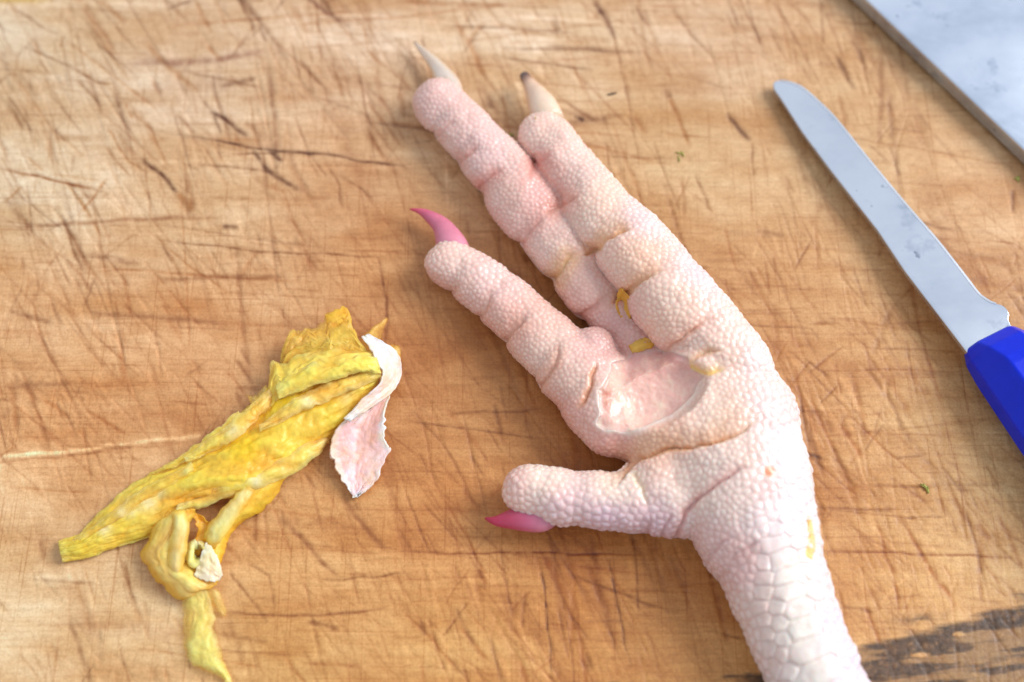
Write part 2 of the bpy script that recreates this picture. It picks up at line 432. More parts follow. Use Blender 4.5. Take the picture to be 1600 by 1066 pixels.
        stroke([p0, p1, p2], random.uniform(1.4, 2.6) if random.random() < .7 else random.uniform(2.8, 5.5), dk, dp, tint, True, 2, i)
    for i in range(2600):
        x = random.uniform(-60, 1680); y = random.uniform(-60, 1120)
        if float(fbm(np.array([x / 240]), np.array([y / 200]), 15, 2)[0]) < random.uniform(.30, .62): continue
        a = math.radians(random.choice([random.gauss(60, 5), random.gauss(75, 4), random.gauss(2, 3), random.gauss(42, 6)])); L = random.uniform(40, 220)
        tint = random.choice([(.70, .54, .42), (.70, .54, .42), (.62, .46, .34), (1.18, 1.24, 1.32)])
        stroke([(x, y), (x + L * math.cos(a), y + L * math.sin(a))], random.uniform(1.3, 1.9), random.uniform(.2, .6), .00003, tint, True, 1, i)
    # broad soft worn stripes
    for i in range(60):
        x = random.uniform(-60, 1660); y = random.uniform(-60, 1120); L = random.uniform(60, 260); a = math.radians(random.gauss(4, 5) if random.random() < .5 else random.gauss(60, 10))
        stroke([(x, y), (x + L * math.cos(a), y + L * math.sin(a))], random.uniform(6, 14), random.uniform(.15, .45), .00006, random.choice([(.62, .46, .36), (.7, .5, .34), (1.15, 1.2, 1.3)]), True, 10, i)
    # dark weathered streaks at the lower right
    edge = -6 + np.interp(px, [700, 900, 1100, 1200, 1348, 1413, 1485, 1600, 1800], [1130, 1085, 1074, 1060, 1014, 988, 970, 944, 910])
    n = fbm(px / 60, py / 16, 51, 4); n2 = fbm(px / 16, py / 9, 61, 3)
    m = np.clip((py - edge + (n - .5) * 60) / 14, 0, 1) * np.clip((n - .18) * 10, 0, 1)
    pale = np.clip((fbm(px / 120, (py + px * .12) / 14, 91, 3) - .55) * 9, 0, 1)
    m = m * (1 - .45 * pale) * (0.92 + 0.5 * (n2 - .2))
    pm = np.exp(-((px - 1438) / 40) ** 2 - ((py - 966 + (px - 1438) * .08) / 7) ** 2) * .8 * np.clip(n2 * 2.4 - .4, 0, 1)
    m = np.clip(np.maximum(m, pm), 0, 1)[..., None]
    m = m * np.clip(.55 + 1.1 * fbm(px / 8, py / 5, 307, 3)[..., None], 0, 1); dark = np.array(lin(104, 76, 54))
    col = cc * mul
    col = col * (1 - m) + dark * (0.15 + 1.0 * n2[..., None] + .7 * (fbm(px / 6, py / 5, 301, 2) - .4)[..., None] * np.array([1.1, 1, .9])) * m
    H -= m[..., 0] * 0.00012
    # yellow streak on the far left corner
    yv = np.clip((8 - py) / 8, 0, 1) * np.clip((90 - px) / 40, 0, 1)
    col = col * (1 - .6 * yv[..., None]) + .6 * yv[..., None] * np.array(lin(205, 160, 40))
    col = np.clip(col, 0.01, 0.85)
    ny, nx = gx.shape
    V = np.stack([gx, gy, np.minimum(H - 0.0001, 0)], -1).reshape(-1, 3)
    idx = np.arange(nx * ny).reshape(ny, nx)
    F = np.stack([idx[:-1, :-1], idx[:-1, 1:], idx[1:, 1:], idx[1:, :-1]], -1).reshape(-1, 4)
    # sides and underside
    loop = np.concatenate([idx[0, :], idx[1:, -1], idx[-1, -2::-1], idx[-2:0:-1, 0]])
    n0 = len(V); low = V[loop].copy(); low[:, 2] = -0.028
    mid = V[loop].copy(); mid[:, 2] -= 0.0015; mid[:, :2] *= 1.004; low[:, :2] *= 1.004
    V = np.concatenate([V, mid, low]); m_ = len(loop); a = loop; b = np.roll(loop, -1)
    i1 = n0 + np.arange(m_); i2 = n0 + (np.arange(m_) + 1) % m_
    F = np.concatenate([F, np.stack([a, i1, i2, b], -1), np.stack([i1, i1 + m_, i2 + m_, i2], -1)])
    cl = col.reshape(-1, 3); cl = np.concatenate([cl, cl[loop], cl[loop]])
    o = mesh_np('cutting_board', V, F, mat_wood())
    set_col(o, cl)
    tag(o, 'worn pale brown wooden cutting board covered in knife cuts under everything', 'cutting board')
    return o


build_board()

# ------------------------------------------------------------------ chicken foot
PX = 0.14  # mm per height unit


def smin(a, b, k):
    h = np.clip(0.5 + 0.5 * (b - a) / k, 0, 1)
    return b + (a - b) * h - k * h * (1 - h)


VOX = 0.235
LO = np.array([-26.0, -118.0, -1.0]); HI = np.array([86.0, 72.0, 24.0])


def to_mm(p):
    return P(p[0], p[1], p[2]) * 1000


DIM = np.ceil((HI - LO) / VOX).astype(int)
FIELD = np.full(DIM, 5.0, np.float32)
AX = [LO[i] + VOX * np.arange(DIM[i]) for i in range(3)]


def chain_field(nodes, flat=0.9, core=0.86, kin=0.5, pads=True, shift=0.0):
    """nodes: (px, py, z, r) all in 0.14 mm units -> field over the bounding box"""
    cs = np.array([to_mm(n) for n in nodes]); rs = np.array([n[3] * unit(n[0], n[1], n[2]) * 1000 for n in nodes])
    lo = (cs - rs[:, None]).min(0) - 3; hi = (cs + rs[:, None]).max(0) + 3
    i0 = np.clip(((lo - LO) / VOX).astype(int), 0, DIM); i1 = np.clip(((hi - LO) / VOX).astype(int) + 1, 0, DIM)
    dirs = np.gradient(cs, axis=0); dirs /= np.linalg.norm(dirs, axis=1)[:, None]
    sh_ = np.stack([-dirs[:, 1], dirs[:, 0], dirs[:, 0] * 0], -1) * rs[:, None] * shift
    cc_ = cs + sh_; cs = cs - sh_ * 0.35
    x = AX[0][i0[0]:i1[0]][:, None, None]; y = AX[1][i0[1]:i1[1]][None, :, None]; z = AX[2][i0[2]:i1[2]][None, None, :]
    f = np.full((i1 - i0), 5.0, np.float32)

    def sub_apply(a, b, ra, rb, k):
        l2 = np.minimum(a - ra, b - rb) - 2.5; h2 = np.maximum(a + ra, b + rb) + 2.5
        j0 = np.clip(((l2 - LO) / VOX).astype(int) - i0, 0, i1 - i0); j1 = np.clip(((h2 - LO) / VOX).astype(int) + 1 - i0, 0, i1 - i0)
        s = tuple(slice(j0[q], j1[q]) for q in range(3))
        X, Y, Z = x[s[0]], y[:, s[1]], z[:, :, s[2]]
        d = b - a; dz = d[2] / flat; L = max(d[0] ** 2 + d[1] ** 2 + dz ** 2, 1e-6)
        qx = X - a[0]; qy = Y - a[1]; qz = (Z - a[2]) / flat
        t = np.clip((qx * d[0] + qy * d[1] + qz * dz) / L, 0, 1)
        g = np.sqrt((qx - t * d[0]) ** 2 + (qy - t * d[1]) ** 2 + (qz - t * dz) ** 2) - (ra + (rb - ra) * t)
        f[s] = smin(f[s], g.astype(np.float32), k)
    for a, b, ra, rb in zip(cc_[:-1], cc_[1:], rs[:-1], rs[1:]):
        sub_apply(a, b, ra * core, rb * core, kin)
    if pads:
        for q_, (a, r) in enumerate(zip(cs, rs)):
            e_ = dirs[q_] * r * (0.30 if shift else 0.0)
            sub_apply(a if q_ == 0 else a - e_, a + e_, r * .985, r * .985, kin)
    return f, tuple(slice(i0[q], i1[q]) for q in range(3))


def merge(fs, k):
    f, s = fs
    FIELD[s] = smin(FIELD[s], f, k)


toeA = [(702, 412, 33, 38), (757, 448, 36, 43), (803, 486, 38, 46), (853, 535, 42, 52), (904, 585, 48, 58), (950, 640, 55, 62)]
toeB = [(686, 162, 36, 41), (729, 208, 37, 42), (770, 252, 38, 47), (821, 318, 41, 54), (873, 376, 42, 53), (920, 446, 40, 47), (962, 494, 36, 42), (1005, 540, 36, 44)]
toeC = [(851, 214, 46, 41), (889, 264, 62, 45), (938, 333, 76, 54), (1003, 404, 90, 61), (1062, 480, 94, 67), (1136, 556, 92, 60)]
hall = [(826, 766, 50, 40), (874, 776, 52, 44), (930, 780, 54, 45), (988, 786, 56, 47), (1050, 785, 58, 56)]
palm = [(1118, 590, 66, 78), (1157, 660, 66, 81), (1160, 740, 66, 91), (1170, 800, 64, 83)]
palm2 = [(985, 650, 52, 62), (1050, 655, 58, 86), (1110, 690, 62, 92)]
shank = [(1165, 780, 64, 86), (1190, 850, 64, 81), (1216, 915, 64, 72), (1240, 980, 63, 66), (1266, 1040, 63, 65), (1298, 1110, 63, 67), (1330, 1190, 63, 72), (1356, 1260, 62, 74)]
merge(chain_field(palm, 0.82, 0.98, 4, True), 0.5)
merge(chain_field(palm2, 0.80, 0.98, 4, True), 4.0)
merge(chain_field(shank, 0.88, 1.0, 3, True), 5.0)
merge(chain_field([(1190, 985, 56, 14), (1180, 960, 54, 16), (1166, 953, 54, 14)], 0.9, 1, 1, True), 1.2)
merge(chain_field(hall, 0.92, 0.96, 0.9, True), 1.6)
merge(chain_field([(985, 775, 60, 36), (1040, 745, 62, 50), (1110, 760, 64, 60)], 0.85, 1, 3, True), 1.8)
merge(chain_field(toeB, 0.83, 0.93, 0.30, True, 0.08), 0.5)
merge(chain_field(toeA, 0.83, 0.93, 0.30, True, 0.08), 0.6)
merge(chain_field([(925, 545, 52, 34), (950, 590, 54, 36)], 0.9, 1, 1), 0.6)
merge(chain_field([(1020, 590, 42, 50), (1075, 590, 46, 52)], 0.8, 1, 2), 2.0)


def carve(x0, y0, z0, rx_, ry_, rz_, rot, k):
    c = to_mm((x0, y0, z0)); u = unit(x0, y0, z0) * 1000; rr = np.array([rx_ * u, ry_ * u, rz_ * PX]); m = rr.max() + 2
    i0 = np.clip(((c - m - LO) / VOX).astype(int), 0, DIM); i1 = np.clip(((c + m - LO) / VOX).astype(int), 0, DIM)
    s_ = tuple(slice(i0[q], i1[q]) for q in range(3))
    X = AX[0][s_[0]][:, None, None] - c[0]; Y = AX[1][s_[1]][None, :, None] - c[1]; Z = AX[2][s_[2]][None, None, :] - c[2]
    ca, sa = math.cos(rot), math.sin(rot); U = X * ca + Y * sa; W = -X * sa + Y * ca
    g_ = (np.sqrt((U / rr[0]) ** 2 + (W / rr[1]) ** 2 + (Z / rr[2]) ** 2) - 1) * rr.min()
    FIELD[s_] = -smin(-FIELD[s_], g_.astype(np.float32), k)


carve(1018, 612, 130, 94, 58, 38, math.radians(24), 0.7)
merge(chain_field(toeC, 0.83, 0.93, 0.30, True, 0.085), 0.25)


def surface_nets(f):
    s = f < 0
    c = np.zeros(np.array(f.shape) - 1, np.uint8)
    corners = [(i, j, k) for i in (0, 1) for j in (0, 1) for k in (0, 1)]
    for i, j, k in corners:
        c += s[i:s.shape[0] - 1 + i, j:s.shape[1] - 1 + j, k:s.shape[2] - 1 + k]
    act = (c > 0) & (c < 8)
    ids = np.full(act.shape, -1, np.int32); I = np.argwhere(act); ids[act] = np.arange(len(I))
    acc = np.zeros((len(I), 3)); cnt = np.zeros(len(I))
    val = {cr: f[I[:, 0] + cr[0], I[:, 1] + cr[1], I[:, 2] + cr[2]] for cr in corners}
    for a in corners:
        for ax in range(3):
            if a[ax]: continue
            b = list(a); b[ax] = 1; b = tuple(b)
            va, vb = val[a], val[b]; m = (va < 0) != (vb < 0)
            t = np.where(m, va / np.where(m, va - vb, 1), 0)
            p = np.array(a, float)[None, :].repeat(len(I), 0); p[:, ax] = t
            acc[m] += p[m]; cnt[m] += 1
    V = I + acc / cnt[:, None]
    F = []
    for ax in range(3):
        sh = [slice(1, -1)] * 3; sh[ax] = slice(0, -1)
        sh2 = [slice(1, -1)] * 3; sh2[ax] = slice(1, None)
        a = s[tuple(sh)]; b = s[tuple(sh2)]
        e = np.argwhere(a != b)
        if not len(e): continue
        inn = a[tuple(e.T)]
        e = e + 1; e[:, ax] -= 1
        u, v = (ax + 1) % 3, (ax + 2) % 3
        du = np.zeros(3, int); du[u] = 1; dv = np.zeros(3, int); dv[v] = 1
        g = lambda o: ids[tuple((e - o).T)]
        q = np.stack([g(du + dv), g(dv), g(du * 0), g(du)], -1)
        q = np.where(inn[:, None], q, q[:, ::-1])
        F.append(q)
    return V, np.concatenate(F)


def vnormals(V, F):
    a = V[F[:, 2]] - V[F[:, 0]]; b = V[F[:, 3]] - V[F[:, 1]]
    fn = np.cross(a, b); N = np.zeros_like(V)
    for k in range(3):
        for c in range(4):
            N[:, k] += np.bincount(F[:, c], fn[:, k], len(V))
    return N / np.maximum(np.linalg.norm(N, axis=1), 1e-12)[:, None]


def relax(V, F, it, lam=0.5):
    E = np.concatenate([F[:, [0, 1]], F[:, [1, 2]], F[:, [2, 3]], F[:, [3, 0]]])
    E = np.concatenate([E, E[:, ::-1]]); deg = np.bincount(E[:, 0], minlength=len(V))
    for _ in range(it):
        A = np.stack([np.bincount(E[:, 0], V[E[:, 1], k], len(V)) for k in range(3)], -1) / deg[:, None]
        V = V + lam * (A - V)
    return V


V, F = surface_nets(FIELD)
del FIELD
V = LO + V * VOX
V = relax(V, F, 2)
V[:, 2] = np.maximum(V[:, 2], 0.05)
N = vnormals(V, F)
print('foot', len(V), len(F))

size_pts = [(700, 400, 12), (770, 410, 15), (840, 470, 14), (700, 440, 10), (760, 480, 10), (800, 520, 10), (850, 560, 10), (900, 620, 10), (900, 540, 11), (930, 600, 10),
            (690, 160, 11), (730, 240, 10.5), (800, 300, 10), (850, 400, 9.5), (920, 450, 9), (960, 500, 9), (760, 180, 13), (820, 250, 13), (850, 200, 11), (890, 250, 11),
            (930, 320, 10.5), (1000, 400, 11), (1030, 480, 12), (1090, 540, 11), (940, 240, 15), (1030, 345, 14), (1110, 435, 14), (1180, 525, 15), (1120, 620, 11), (1000, 700, 10),
            (1150, 680, 11), (1120, 740, 12), (1050, 760, 12), (1200, 620, 18), (1228, 680, 24), (1240, 740, 26), (1200, 740, 15), (1150, 800, 12), (1120, 840, 12), (1195, 800, 18),
            (1240, 800, 26), (1235, 850, 28), (1150, 870, 14), (1180, 930, 16), (1170, 1000, 18), (1200, 980, 20), (1300, 950, 20), (1325, 1010, 20), (1200, 1060, 20), (1240, 950, 26),
            (1340, 1100, 26), (820, 738, 11), (800, 765, 15), (850, 760, 13), (900, 745, 11), (870, 790, 19), (920, 800, 18), (1000, 800, 16), (960, 760, 12), (1040, 830, 15), (1070, 770, 12), (1290, 1090, 30)]
px, py = proj(V / 1000)
up = N[:, 2] > -0.35
size = idw(px, py, size_pts, 3.5, 8)[:, 0] * PX * 0.71        # spacing in mm
# seeds
order = RNG.permutation(np.where(up)[0])[:110000]
cell = 1.0; gridh = {}; seeds = []; srad = []
Vl = V.tolist(); sl_ = size.tolist()
for i in order.tolist():
    p = Vl[i]; r = sl_[i] * 0.86
    R = int(r / cell) + 1; c = (int(p[0] // cell), int(p[1] // cell), int(p[2] // cell)); ok = True; r2 = r * r
    for a in range(-R, R + 1):
        for b in range(-R, R + 1):
            for d in range(-R, R + 1):
                for q in gridh.get((c[0] + a, c[1] + b, c[2] + d), ()):
                    if (q[0] - p[0]) ** 2 + (q[1] - p[1]) ** 2 + (q[2] - p[2]) ** 2 < r2: ok = False; break
                if not ok: break
            if not ok: break
        if not ok: break
    if ok:
        gridh.setdefault(c, []).append(p); seeds.append(p); srad.append(sl_[i] * 0.5)
seeds = np.array(seeds); srad = np.array(srad)
smp = RNG.permutation(np.where(up)[0])[:60000]
for it in range(3):
    kd = kdtree.KDTree(len(seeds))
    for i, p in enumerate(seeds): kd.insert(p, i)
    kd.balance()
    near = np.array([kd.find(p)[1] for p in V[smp]])
    cnt = np.bincount(near, minlength=len(seeds))
    for k in range(3):
        cen = np.bincount(near, V[smp][:, k], len(seeds)) / np.maximum(cnt, 1)
        seeds[:, k] = np.where(cnt > 3, cen, seeds[:, k])
# the big plates of the shank, across the leg
ang = math.radians(-68)   # direction of the shank in the board plane (towards the ankle)
adir = np.array([math.cos(ang), math.sin(ang), 0]); bdir = np.array([-math.sin(ang), math.cos(ang), 0])
big = [(1210, 829, 20, 18), (1239, 826, 24, 20), (1211, 850, 36, 20), (1248, 846, 26, 20), (1222, 874, 40, 24), (1258, 868, 22, 20), (1194, 880, 20, 20), (1193, 904, 24, 20), (1231, 900, 36, 22), (1262, 893, 22, 22),
       (1234, 925, 46, 23), (1271, 922, 24, 26), (1191, 926, 24, 22), (1248, 951, 44, 26), (1214, 949, 24, 24), (1189, 948, 22, 20), (1256, 981, 54, 30), (1217, 974, 24, 24), (1195, 968, 20, 20), (1224, 998, 24, 22),
       (1199, 991, 20, 20), (1262, 1016, 60, 33), (1221, 1024, 24, 24), (1234, 1049, 26, 24), (1203, 1014, 22, 22), (1278, 1052, 66, 36), (1212, 1040, 22, 24), (1292, 1090, 70, 38), (1250, 1085, 28, 26), (1304, 1130, 72, 40)]
bvh = BVHTree.FromPolygons([Vector(v) for v in V[::1]] if False else V.tolist(), F.tolist())


def hit(x, y):
    d = Vector(ray(x, y)).normalized()
    r = bvh.ray_cast(Vector(CAM * 1000), d)
    if r[0] is None: return None, None
    return np.array(r[0]), np.array(r[1])


keep = np.ones(len(seeds), bool); bs = []; brx = []; bry = []
for x, y, wx, wy in big:
    h, n = hit(x, y)
    if h is None: continue
    rx = wx * PX / 2; ry = wy * PX / 2
    d = seeds - h; m = np.sqrt((d @ bdir / rx) ** 2 + (d @ adir / ry) ** 2 + (d[:, 2] / (rx + 1)) ** 2)
    keep &= m > 1.22
    bs.append(h); brx.append(rx); bry.append(ry)
seeds = seeds[keep]; srad = srad[keep]
rx = np.concatenate([srad, brx]); ry = np.concatenate([srad, bry]); seeds = np.concatenate([seeds, np.array(bs)])
kd = kdtree.KDTree(len(seeds))
for i, p in enumerate(seeds): kd.insert(p, i)
kd.balance()
vis = np.where(N[:, 2] > -0.3)[0]
K = 7
nn = np.array([[q[1] for q in kd.find_n(p, K)] for p in V[vis]])
D = V[vis][:, None, :] - seeds[nn]
db = D @ bdir; da = D @ adir; dd = (D ** 2).sum(-1)
iso = rx[nn] == ry[nn]
mm = np.where(iso, np.sqrt(dd) / rx[nn], np.sqrt(np.maximum(dd - db ** 2 - da ** 2, 0) / rx[nn] ** 2 + (db / rx[nn]) ** 2 + (da / ry[nn]) ** 2))
o2 = np.argsort(mm, 1); m1 = np.take_along_axis(mm, o2[:, :1], 1)[:, 0]; m2 = np.take_along_axis(mm, o2[:, 1:2], 1)[:, 0]
own = np.take_along_axis(nn, o2[:, :1], 1)[:, 0]
g = m2 - m1; rad = np.minimum(rx, ry)[own]
bead = rad < 1.15
t = np.clip(g / 0.55, 0, 1); q_ = 2 * m1 / (m1 + m2)
dome = np.where(bead, 1 - q_ ** 2.2, 1 - (1 - t) ** 2)
amp = np.where(bead, 0.34 * rad, 0.15 * rad + 0.02)
rv = hash2(own.astype(float), own * 0.0, 5)
lump = (fbm(px / 34, py / 34, 123, 3) - .5) * .9 + (fbm(px / 14, py / 14, 223, 2) - .5) * .25
disp = np.zeros(len(V)); own_a = np.einsum('ij,j->i', V[vis] - seeds[own], adir) / np.maximum(ry[own], .3)
disp[vis] = amp * dome * (0.85 + 0.3 * rv) + np.where(bead, 0, 1) * np.clip(own_a, -1, 1) * 0.13 * rad * np.clip(g / .12, 0, 1)
groove = np.zeros(len(V)); groove[vis] = 1 - np.clip(g / np.where(bead, 0.7, 0.16), 0, 1)
tone = np.zeros(len(V)); tone[vis] = rv - 0.5
bigplate = np.zeros(len(V)); bigplate[vis] = ~bead

# colours of the skin, place by place; cool window highlight painted into the right edges
col_pts = [(700, 410, 240, 206, 192), (690, 450, 232, 182, 166), (780, 430, 238, 204, 196), (850, 540, 238, 202, 184), (800, 520, 232, 180, 160), (900, 600, 236, 200, 182), (880, 640, 228, 168, 150), (940, 540, 232, 186, 176),
           (680, 140, 232, 190, 180), (700, 200, 234, 196, 186), (760, 230, 234, 198, 192), (800, 300, 234, 194, 180), (840, 300, 228, 176, 166), (850, 400, 234, 198, 184), (915, 450, 228, 184, 170), (960, 500, 222, 172, 162), (1000, 540, 220, 170, 158),
           (850, 205, 240, 206, 190), (900, 250, 240, 212, 200), (860, 270, 232, 182, 166), (940, 320, 242, 212, 192), (1000, 400, 242, 208, 182), (1060, 470, 242, 214, 194), (1030, 510, 238, 196, 172), (1100, 420, 238, 212, 216), (1010, 340, 240, 216, 216),
           (1130, 560, 240, 210, 192), (1190, 560, 238, 220, 218), (1130, 640, 240, 212, 192), (1020, 690, 238, 196, 168), (960, 690, 228, 166, 148), (1150, 700, 240, 216, 202), (1080, 760, 242, 220, 206), (1200, 640, 236, 216, 214), (1230, 700, 238, 228, 232),
           (1150, 780, 240, 218, 208), (1200, 800, 238, 220, 220), (1110, 850, 232, 196, 190), (1150, 880, 230, 190, 184), (1240, 800, 238, 228, 234), (850, 745, 244, 226, 212), (800, 760, 240, 200, 188), (880, 800, 234, 206, 210), (950, 815, 228, 200, 214),
           (1020, 830, 224, 188, 196), (960, 760, 243, 226, 212), (1180, 960, 234, 206, 196), (1250, 900, 240, 230, 222), (1250, 980, 240, 232, 224), (1270, 1050, 240, 232, 226), (1310, 980, 232, 220, 234), (1290, 890, 236, 224, 230), (1200, 1050, 234, 210, 204), (1340, 1060, 232, 220, 234)]
col = idw(px, py, col_pts, 3.5, 14)
col = col * np.array([1.0, .85, .78]) + np.array([4, 38, 50]) + tone[:, None] * np.array([4, 7, 8])
col = col - groove[:, None] * np.array([3, 14, 15]) * (1 - .3 * bigplate[:, None])
# creases: (polyline, width of the tinted side, depth mm, colour, strength, side of the tint, step mm)
CR = [([(972, 746), (985, 728), (1000, 717), (1040, 705), (1080, 699), (1120, 690), (1160, 673), (1200, 648)], 26, .9, (226, 158, 104), .75, 1, .5),
      ([(1046, 852), (1060, 834), (1073, 803), (1092, 777), (1118, 758), (1155, 733), (1170, 728)], 9, .6, (220, 158, 150), .8, 1, .2), ([(1182, 848), (1150, 866), (1135, 880)], 8, .3, (222, 176, 170), .5, 1, .15),
      ([(1035, 848), (1040, 822), (1052, 800)], 6, .3, (218, 164, 164), .5, 1, .1), ([(1008, 838), (1020, 815)], 6, .25, (218, 164, 164), .5, 1, .1), ([(1100, 880), (1125, 850), (1150, 835)], 7, .2, (222, 176, 172), .5, 1, .1),
      ([(852, 330), (868, 324), (885, 314), (912, 300)], 16, .5, (228, 152, 130), .8, 0, 0), ([(915, 398), (931, 388), (945, 376), (975, 360), (990, 355)], 15, .6, (236, 176, 120), .85, 1, .2), ([(960, 474), (974, 460), (1000, 441), (1040, 419)], 16, .6, (236, 178, 128), .8, 1, .2),
      ([(1040, 552), (1055, 540), (1082, 520), (1106, 494)], 9, .6, (232, 172, 144), .7, 1, .2), ([(1075, 566), (1090, 558), (1105, 551), (1132, 545)], 8, .5, (236, 180, 130), .7, 1, .2), ([(1076, 574), (1092, 580), (1110, 582), (1136, 576)], 8, .1, (244, 200, 110), 1.0, 1, .05),
      ([(835, 616), (843, 604), (856, 588), (870, 560), (877, 535)], 11, .5, (230, 168, 140), .7, 0, .2), ([(780, 545), (792, 532), (806, 512), (822, 490)], 13, .5, (230, 164, 138), .7, 0, .2), ([(740, 508), (750, 497), (763, 478), (772, 452)], 10, .35, (230, 172, 150), .6, 0, .1), ([(698, 470), (707, 460), (722, 440)], 10, .3, (230, 176, 154), .5, 0, .1),
      ([(929, 572), (925, 595), (914, 622), (899, 645)], 5, .6, (222, 146, 100), .7, 0, .15), ([(742, 300), (755, 286), (772, 272), (792, 259)], 15, .45, (228, 150, 134), .75, 0, 0), ([(708, 262), (719, 252), (735, 236), (750, 224)], 10, .4, (228, 164, 150), .6, 0, 0), ([(668, 226), (680, 216), (700, 196), (716, 186)], 9, .3, (230, 172, 160), .5, 0, 0),
      ([(800, 392), (812, 382), (828, 360), (856, 332)], 11, .5, (226, 158, 142), .6, 0, 0), ([(862, 442), (873, 428), (886, 406), (903, 386)], 18, .6, (230, 180, 120), .85, 0, 0), ([(822, 276), (838, 260), (850, 250), (866, 236)], 16, .3, (228, 150, 136), .7, 0, 0),
      ([(900, 500), (914, 490), (928, 482), (952, 460)], 10, .4, (214, 148, 132), .6, 0, 0), ([(988, 738), (1003, 762), (1010, 792)], 6, .3, (240, 212, 172), .6, 0, 0)]
facing = (N @ -VIEW) > 0.0


def signed(px, py, line):
    best = np.full(np.shape(px), 1e9); sg = np.ones(np.shape(px)); pos = np.zeros(np.shape(px)); n = len(line) - 1
    for i in range(n):
        (ax, ay), (bx, by) = line[i], line[i + 1]
        d, t = seg_dist(px, py, line[i], line[i + 1]); m = d < best
        c = np.sign((bx - ax) * (py - ay) - (by - ay) * (px - ax))
        best = np.where(m, d, best); sg = np.where(m, c, sg); pos = np.where(m, (i + t) / n, pos)
    return best, sg, pos


for line, wpx, dep, c, st, side, step in CR:
    jx = px + (vnoise(px / 14, py / 14, 3) - .5) * 5; jy = py + (vnoise(px / 14, py / 14, 8) - .5) * 5
    d, sg, tt = signed(jx, jy, line)
    e = np.clip((1 - tt) * 4, 0, 1) * np.clip(tt * 12 + .5, 0, 1) * facing
    nearm = d < 60
    e = e * nearm
    up_side = (sg < 0)                       # the side the tint lies on (above the line)
    narrow = np.exp(-(d / 3.6) ** 2); broad = np.exp(-(d / (wpx * 1.1)) ** 2)
    sidef = np.where(up_side, 1, np.exp(-(d / 3.0) ** 2)) if side else 1.0
    disp = disp * (1 - .5 * narrow * e) - 1.25 * dep * e * (.65 * narrow + .35 * np.exp(-(d / (wpx * .7)) ** 2))
    if step: disp = disp + e * step * np.where(up_side, -0.4, 1) * np.exp(-(d / 14) ** 2)
    tn = fbm(px / 10, py / 10, 17, 2)
    a2 = np.clip(broad * sidef * e * st * (.55 + .7 * tn) * .65 + narrow * e * st * .3, 0, 1)[:, None]
    col = col * (1 - a2) + np.array(c) * a2
disp = disp + lump * up
# orange fleck
d = np.hypot(px - 1202, py - 737); a = np.clip(1.6 - d / 7, 0, 1)[:, None]; col = col * (1 - a) + np.array((240, 168, 128)) * a
a = np.exp(-((px - 1200) / 30) ** 2 - ((py - 760) / 18) ** 2)[:, None] * .35; col = col * (1 - a) + np.array((236, 190, 180)) * a
# opened pad
wound = [(957, 568), (943, 596), (934, 607), (936, 626), (941, 641), (934, 660), (943, 672), (979, 675), (1007, 667), (1044, 652), (1072, 628), (1089, 605), (1101, 588), (1081, 574), (1075, 560), (1050, 551), (1021, 547), (985, 551), (976, 563)]
jx = px + (fbm(px / 20, py / 20, 33, 2) - .5) * 9; jy = py + (fbm(px / 20, py / 20, 44, 2) - .5) * 9
ins = inside(jx, jy, wound) & facing
rim, _ = poly_dist(jx, jy, wound + wound[:1])
lower = np.clip((jy - 590) / 30, 0, 1) * np.clip((1110 - jx) / 30, 0, 1)
out_rim = (~ins) & (rim < 30) & facing
a = np.exp(-(rim / 6.5) ** 2) * out_rim * np.maximum(lower, .6 * (jx < 975))
disp = np.where(out_rim, disp * (1 - .8 * np.exp(-(rim / 9) ** 2)) + a * 0.22, disp)
a = np.clip(a * 1.1, 0, 1)[:, None]; col = col * (1 - a) + np.array((244, 222, 210)) * a
bump = (fbm(px / 9, py / 9, 71, 3) - .45) * 1.0 + (fbm(px / 28, py / 28, 81, 2) - .5) * 1.2
disp = np.where(ins, -0.8 * (1 - np.exp(-rim / 5)) + bump * np.clip(rim / 8, 0, 1) * .4, disp)
fl = np.array([(242, 198, 184), (214, 132, 124), (248, 220, 200)])
q = fbm(px / 22, py / 30, 95, 3)[:, None]
fcol = fl[0] * (1 - np.clip((q - .5) * 5, 0, 1)) + fl[2] * np.clip((q - .5) * 5, 0, 1)
q2 = np.clip((600 - py) / 45, 0, 1)[:, None] * .75; fcol = fcol * (1 - q2) + np.array((226, 168, 160)) * q2
q2 = np.exp(-((px - 948) / 12) ** 2 - ((py - 615) / 22) ** 2)[:, None] * .8; fcol = fcol * (1 - q2) + np.array((205, 130, 110)) * q2
# flesh is smoother than skin below
V2 = V + N * disp[:, None]
V2[:, 2] = np.maximum(V2[:, 2], 0.03)
V2 /= 1000


def tolin(c, f=0.95):
    c = np.clip(c, 0, 255) / 255
    return np.where(c < 0.04, c / 12.92, ((c + 0.055) / 1.055) ** 2.4) * f


foot_base = np.array([P(1150, 700, 0)])[0]
foot = empty('chicken_foot', (foot_base[0], foot_base[1], 0))
tag(foot, 'peeled pale pink chicken foot lying palm up with four clawed toes', 'chicken foot')
FB = np.array(foot.location)
M_SKIN = mat_skin()
fin = ins[F].all(1)


def submesh(name, mask, mat, colr):
    f = F[mask]; u, inv = np.unique(f, return_inverse=True)
    o = mesh_np(name, V2[u] - FB, inv.reshape(f.shape), mat, foot)
    set_col(o, tolin(colr[u])); return o


submesh('skin', ~fin, M_SKIN, col)
fo = submesh('exposed_flesh', fin, mat_flesh(), fcol); fo['label'] = 'glistening raw pink flesh in the opened foot pad'


